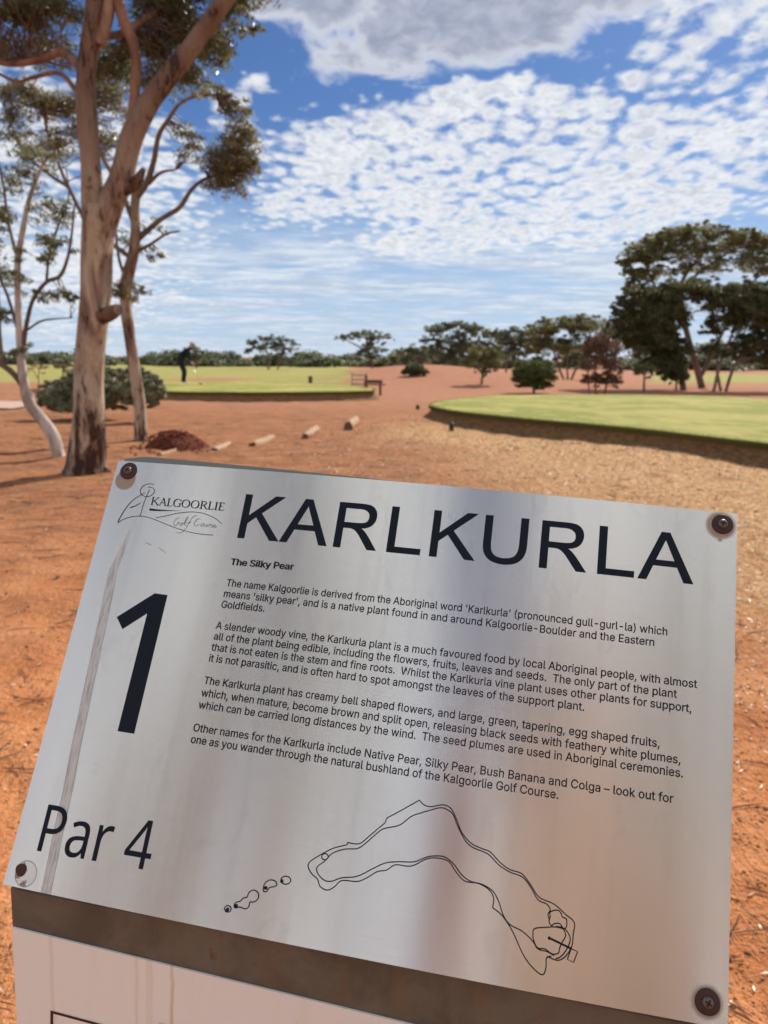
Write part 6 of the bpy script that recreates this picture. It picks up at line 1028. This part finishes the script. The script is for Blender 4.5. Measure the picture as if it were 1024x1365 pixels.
paras = [[("The name Kalgoorlie is derived from the Aboriginal word 'Karlkurla' (pronounced gull-gurl-la) which", .1089, .0884, .4076, .0871),
          ("means 'silky pear', and is a native plant found in and around Kalgoorlie-Boulder and the Eastern", .1086, .0963, .3998, .0950),
          ("Goldfields.", .1084, .1040, .1402, .1035)],
         [("A slender woody vine, the Karlkurla plant is a much favoured food by local Aboriginal people, with almost", .1077, .1190, .4266, .1179),
          ("all of the plant being edible, including the flowers, fruits, leaves and seeds.  The only part of the plant", .1078, .1266, .4146, .1256),
          ("that is not eaten is the stem and fine roots.  Whilst the Karlkurla vine plant uses other plants for support,", .1076, .1342, .4235, .1332),
          ("it is not parasitic, and is often hard to spot amongst the leaves of the support plant.", .1076, .1418, .3589, .1412)],
         [("The Karlkurla plant has creamy bell shaped flowers, and large, green, tapering, egg shaped fruits,", .1073, .1570, .4052, .1568),
          ("which, when mature, become brown and split open, releasing black seeds with feathery white plumes,", .1072, .1653, .4178, .1647),
          ("which can be carried long distances by the wind.  The seed plumes are used in Aboriginal ceremonies.", .1071, .1733, .4195, .1724)],
         [("Other names for the Karlkurla include Native Pear, Silky Pear, Bush Banana and Colga \u2013 look out for", .1067, .1884, .4143, .1878),
          ("one as you wander through the natural bushland of the Kalgoorlie Golf Course.", .1067, .1960, .3469, .1955)]]
for pr in paras: text_mesh('paragraph_lettering', [(s, 'R', (a, b), (c, d), cp, caps['R']) for s, a, b, c, d in pr], M['ink'], pl, bold=.0008)
text_mesh('par_lettering', [('Par 4', 'P', (.0152, .2778), (.0960, .2764), .0290, caps['P'])], M['ink'], pl)
one = [(206.5, 790.9), (223.3, 793.2), (178.8, 978.1), (156.9, 974.6), (196.5, 817.4), (163.4, 838.6), (155.9, 822.5)]
oi = [inv(*q) for q in one]
obj('number_lettering', [SP(a, b, .00022) for a, b in oi], [(0, 4, 3, 2, 1), (0, 6, 5, 4)], M['ink'], pl)
# line drawings as thin raised ink ribbons
def sm2(pts, k=5, closed=False):
    p = [np.array(q, float) for q in pts]; n = len(p)
    g = (lambda i: p[i % n]) if closed else (lambda i: p[i] if 0 <= i < n else (2*p[0]-p[1] if i < 0 else 2*p[-1]-p[-2]))
    out = []
    for i in range(n if closed else n-1):
        a, b, c, d = g(i-1), g(i), g(i+1), g(i+2)
        for j in range(k):
            x = j/k; out.append(0.5*((2*b)+(-a+c)*x+(2*a-5*b+4*c-d)*x*x+(-a+3*b-3*c+d)*x**3))
    out.append(g(n) if closed else p[-1]); return out
class Ink:
    def __init__(s): s.v = []; s.f = []; s.k = 0
    def line(s, pts, w, conv, smooth=True, closed=False, taper=None):
        q = sm2(pts, 5, closed) if smooth else [np.array(a, float) for a in (list(pts)+([pts[0]] if closed else []))]
        uv = np.array([inv(*conv(a)) for a in q]); T = np.gradient(uv, axis=0); T /= np.linalg.norm(T, axis=1)[:, None]+1e-12
        n = len(uv); ww = np.full(n, w) if taper is None else np.interp(np.linspace(0, 1, n), np.linspace(0, 1, len(taper)), taper); b = len(s.v); s.k += 1; h = .00022+.000004*s.k
        for i in range(n):
            N_ = np.array([-T[i][1], T[i][0]])*ww[i]/2
            for sg in (1, -1): q2 = uv[i]+N_*sg; s.v.append(SP(q2[0], q2[1], h))
        for i in range(n-1): s.f.append((b+2*i, b+2*i+1, b+2*i+3, b+2*i+2))
    def disc(s, c, rad, conv):
        u, v = inv(*conv(c)); b = len(s.v); s.k += 1
        for j in range(12): s.v.append(SP(u+math.cos(j*math.pi/6)*rad, v+math.sin(j*math.pi/6)*rad, .00022+.000004*s.k))
        s.f.append(tuple(range(b, b+12)))
    def obj(s, name): return obj(name, s.v, s.f, M['ink'], pl)
c8 = lambda q: (380+.41016*q[0], 1040+.41035*q[1]); c7 = lambda q: (.41016*q[0], 1040+.41035*q[1]); cl7 = lambda q: (140+.16602*q[0], 640+.16598*q[1])
mp = Ink(); lw = .00062
mp.line([(326, 138), (305, 155), (270, 185), (245, 205), (222, 206), (203, 202)], lw, c8)
mp.line([(437, 65), (380, 97), (331, 123), (326, 138)], lw, c8, False)
mp.line([(203, 202), (200, 210), (160, 220), (120, 240), (82, 264), (76, 283), (88, 305), (106, 322), (114, 345), (137, 357), (160, 347), (185, 326), (235, 329), (268, 316), (300, 297), (330, 292), (358, 275), (395, 279), (420, 276), (460, 256), (495, 253), (532, 264), (556, 298), (585, 328), (628, 335), (662, 355), (678, 382), (675, 414)], lw, c8)
mp.line([(675, 414), (706, 440), (740, 492), (775, 568), (808, 612), (837, 632), (848, 610), (850, 578), (866, 571)], lw, c8)
mp.line([(437, 65), (452, 80), (475, 86), (515, 80), (540, 93), (558, 128), (575, 170), (605, 205), (640, 222), (668, 234), (700, 268), (732, 291), (770, 304), (800, 342), (826, 380), (875, 403), (912, 436), (940, 462), (937, 500), (932, 540), (912, 572), (888, 585), (862, 577), (852, 572)], lw, c8)
mp.line([(520, 91), (500, 90), (460, 101), (440, 107), (410, 118), (372, 146), (320, 158), (290, 180), (262, 205), (235, 222), (195, 224), (155, 237), (130, 262), (104, 283), (108, 305), (128, 325), (152, 328), (185, 317), (235, 312), (290, 285), (330, 268), (375, 265), (420, 265), (460, 250), (490, 246), (520, 250), (548, 272), (575, 308), (605, 329), (640, 338), (675, 360), (695, 395), (708, 435), (730, 468), (770, 490), (803, 520), (822, 548), (850, 556), (875, 570)], lw, c8)
mp.line([(520, 91), (545, 110), (562, 150), (585, 195), (610, 218), (660, 240), (695, 275), (730, 298), (772, 315), (800, 350), (822, 388), (850, 402), (862, 420), (855, 436), (860, 455)], lw, c8)
mp.line([(812, 482), (845, 478), (880, 477), (904, 484), (912, 505), (900, 528), (893, 545), (888, 562), (868, 564), (845, 548), (822, 545), (809, 522), (806, 498)], lw, c8, True, True)
mp.line([(882, 474), (908, 482), (924, 503), (926, 525), (912, 555), (895, 574), (880, 580)], lw, c8)
mp.line([(862, 428), (884, 422), (896, 430), (902, 444), (915, 452), (914, 478), (904, 480), (893, 466), (876, 466), (866, 472), (858, 458), (862, 444)], lw, c8, True, True)
mp.line([(858, 512), (930, 547)], .0011, c8, False); mp.disc((859, 513), .0009, c8)
mp.line([(930, 547), (951, 557), (938, 592), (918, 582)], lw, c8, False, True)
mp.line([(130+10.5*math.cos(a*math.pi/6), 248.5+10*math.sin(a*math.pi/6)) for a in range(12)], lw, c8, True, True)
mp.line([(929+16*math.cos(a*math.pi/6), 325+13*math.sin(a*math.pi/6)) for a in range(12)], lw, c7, True, True); mp.disc((916, 328), .0011, c7)
mp.line([(741+10.5*math.cos(a*math.pi/6), 418+10.5*math.sin(a*math.pi/6)) for a in range(12)], lw, c7, True, True); mp.disc((740, 420), .0011, c7)
mp.line([(856, 352), (862, 334), (878, 324), (895, 328), (900, 340), (890, 346), (876, 349), (868, 360), (858, 362)], lw, c7, True, True); mp.disc((864, 350), .0011, c7)
mp.line([(761, 407), (768, 397), (783, 392), (790, 383), (803, 380), (810, 364), (826, 357), (840, 368), (838, 386), (824, 396), (813, 396), (808, 412), (796, 418), (780, 412), (766, 415)], lw, c7, True, True); mp.disc((768, 408), .0011, c7)
mp.obj('course_map_print')
lg = Ink(); t_ = .00042
lg.line([(105, 335), (125, 295), (155, 245), (195, 192), (240, 150), (285, 122), (322, 100)], t_, cl7, taper=[.00075, .0005, .00035])
lg.line([(357, 78), (345, 105), (330, 140), (308, 200), (294, 250), (283, 290)], t_, cl7)
lg.line([(395, 37), (370, 30), (338, 33), (305, 50), (287, 75), (286, 100), (300, 122), (330, 133), (362, 128), (388, 110), (398, 85), (385, 65), (360, 57), (345, 60)], t_, cl7)
lg.line([(203, 222), (245, 207), (290, 182)], t_, cl7, taper=[.0009, .0006, .0003])
lg.line([(102, 346), (140, 320), (200, 298), (270, 290), (340, 297), (420, 325), (500, 358), (600, 395), (700, 422), (790, 436), (870, 443)], t_, cl7)
lg.line([(410, 303), (500, 285), (600, 264), (700, 256), (780, 265), (850, 290), (900, 318), (936, 350)], t_, cl7)
lg.line([(358, 236), (430, 242), (520, 245), (605, 246)], t_, cl7, taper=[.0017, .0012, .0005, .0001])
for st in ([(600, 308), (582, 307), (560, 328), (552, 352), (565, 366), (588, 350), (597, 338), (582, 342)], [(616, 345), (604, 353), (606, 367), (620, 360), (620, 345), (634, 345)], [(630, 355), (650, 330), (668, 302), (662, 295), (645, 328), (638, 358), (650, 364)],
           [(740, 286), (716, 290), (690, 320), (662, 368), (636, 405), (605, 424), (572, 420)], [(648, 343), (668, 344), (692, 338)], [(768, 314), (746, 312), (724, 334), (716, 356), (732, 367), (758, 354)],
           [(778, 349), (768, 360), (776, 371), (790, 362), (785, 350), (798, 350)], [(802, 352), (797, 368), (810, 371), (822, 354), (818, 370), (830, 372)], [(838, 354), (832, 375)], [(836, 362), (848, 355), (854, 360)], [(866, 360), (856, 366), (864, 374), (852, 382)], [(872, 372), (888, 366), (882, 358), (870, 368), (876, 381), (902, 374)]):
    lg.line(st, .00024, cl7)
# serif capitals KALGOORLIE
def P2(x, y):   # x along in cap units, y up
    a0 = (.0359, .0334); a1 = (.0971, .0333); cap = .0061; tot = 9.42
    return (a0[0]+(a1[0]-a0[0])*x/tot, a0[1]+(a1[1]-a0[1])*x/tot-cap*y)
def sline(pts, w, curve=False):
    q = sm2([P2(*p) for p in pts], 6) if curve else [np.array(P2(*p)) for p in pts]
    uv = np.array(q); T = np.gradient(uv, axis=0); T /= np.linalg.norm(T, axis=1)[:, None]+1e-12; n = len(uv)
    ww = np.interp(np.linspace(0, 1, n), np.linspace(0, 1, len(w)), w)*.0061; b = len(lg.v); lg.k += 1; h = .00022+.000004*lg.k
    for i in range(n):
        N_ = np.array([-T[i][1], T[i][0]])*ww[i]/2
        for sg in (1, -1): q2 = uv[i]+N_*sg; lg.v.append(SP(q2[0], q2[1], h))
    for i in range(n-1): lg.f.append((b+2*i, b+2*i+1, b+2*i+3, b+2*i+2))
TH_, TN = [.13, .13], [.06, .06]
def serif(x, y, w=.34): sline([(x-w/2, y), (x+w/2, y)], [.05, .05])
def stem(x): sline([(x, 0), (x, 1)], TH_); serif(x, .02); serif(x, .98)
def cK(x): stem(x+.17); sline([(x+.22, .42), (x+.80, .98)], TN); sline([(x+.38, .58), (x+.92, .02)], TH_); serif(x+.80, .98, .3); serif(x+.93, .02, .3)
def cA(x): sline([(x+.12, .02), (x+.48, 1)], TN); sline([(x+.46, 1), (x+.86, .02)], TH_); sline([(x+.25, .36), (x+.72, .36)], TN); serif(x+.12, .02, .26); serif(x+.87, .02, .3)
def cL(x): stem(x+.17); sline([(x+.17, .03), (x+.66, .03), (x+.70, .24)], [.06, .06, .05])
def cO(x): sline([(x+.5, 1), (x+.16, .84), (x+.05, .5), (x+.16, .16), (x+.5, 0)], [.05, .11, .14, .11, .05], True); sline([(x+.5, 0), (x+.84, .16), (x+.95, .5), (x+.84, .84), (x+.5, 1)], [.05, .11, .14, .11, .05], True)
def cG(x): sline([(x+.84, .78), (x+.55, 1), (x+.16, .84), (x+.05, .5), (x+.16, .16), (x+.52, 0), (x+.84, .12)], [.05, .07, .12, .14, .12, .07, .07], True); sline([(x+.82, .05), (x+.82, .45)], TH_); serif(x+.80, .45, .32); sline([(x+.86, .98), (x+.86, .72)], TN)
def cR(x): stem(x+.17); sline([(x+.2, .97), (x+.55, .95), (x+.68, .74), (x+.52, .52), (x+.2, .50)], [.05, .08, .14, .08, .05], True); sline([(x+.42, .5), (x+.84, .02)], TH_); serif(x+.86, .02, .22)
def cE(x): stem(x+.17); sline([(x+.17, .97), (x+.62, .97), (x+.65, .80)], TN); sline([(x+.17, .52), (x+.52, .52)], TN); sline([(x+.17, .03), (x+.66, .03), (x+.71, .22)], TN)
xx = 0.0
for fn, adv in ((cK, 1.02), (cA, 1.0), (cL, .80), (cG, 1.04), (cO, 1.14), (cO, 1.14), (cR, .98), (cL, .80), (lambda x: stem(x+.17), .46), (cE, .75)): fn(xx); xx += adv
lg.obj('club_logo_print')
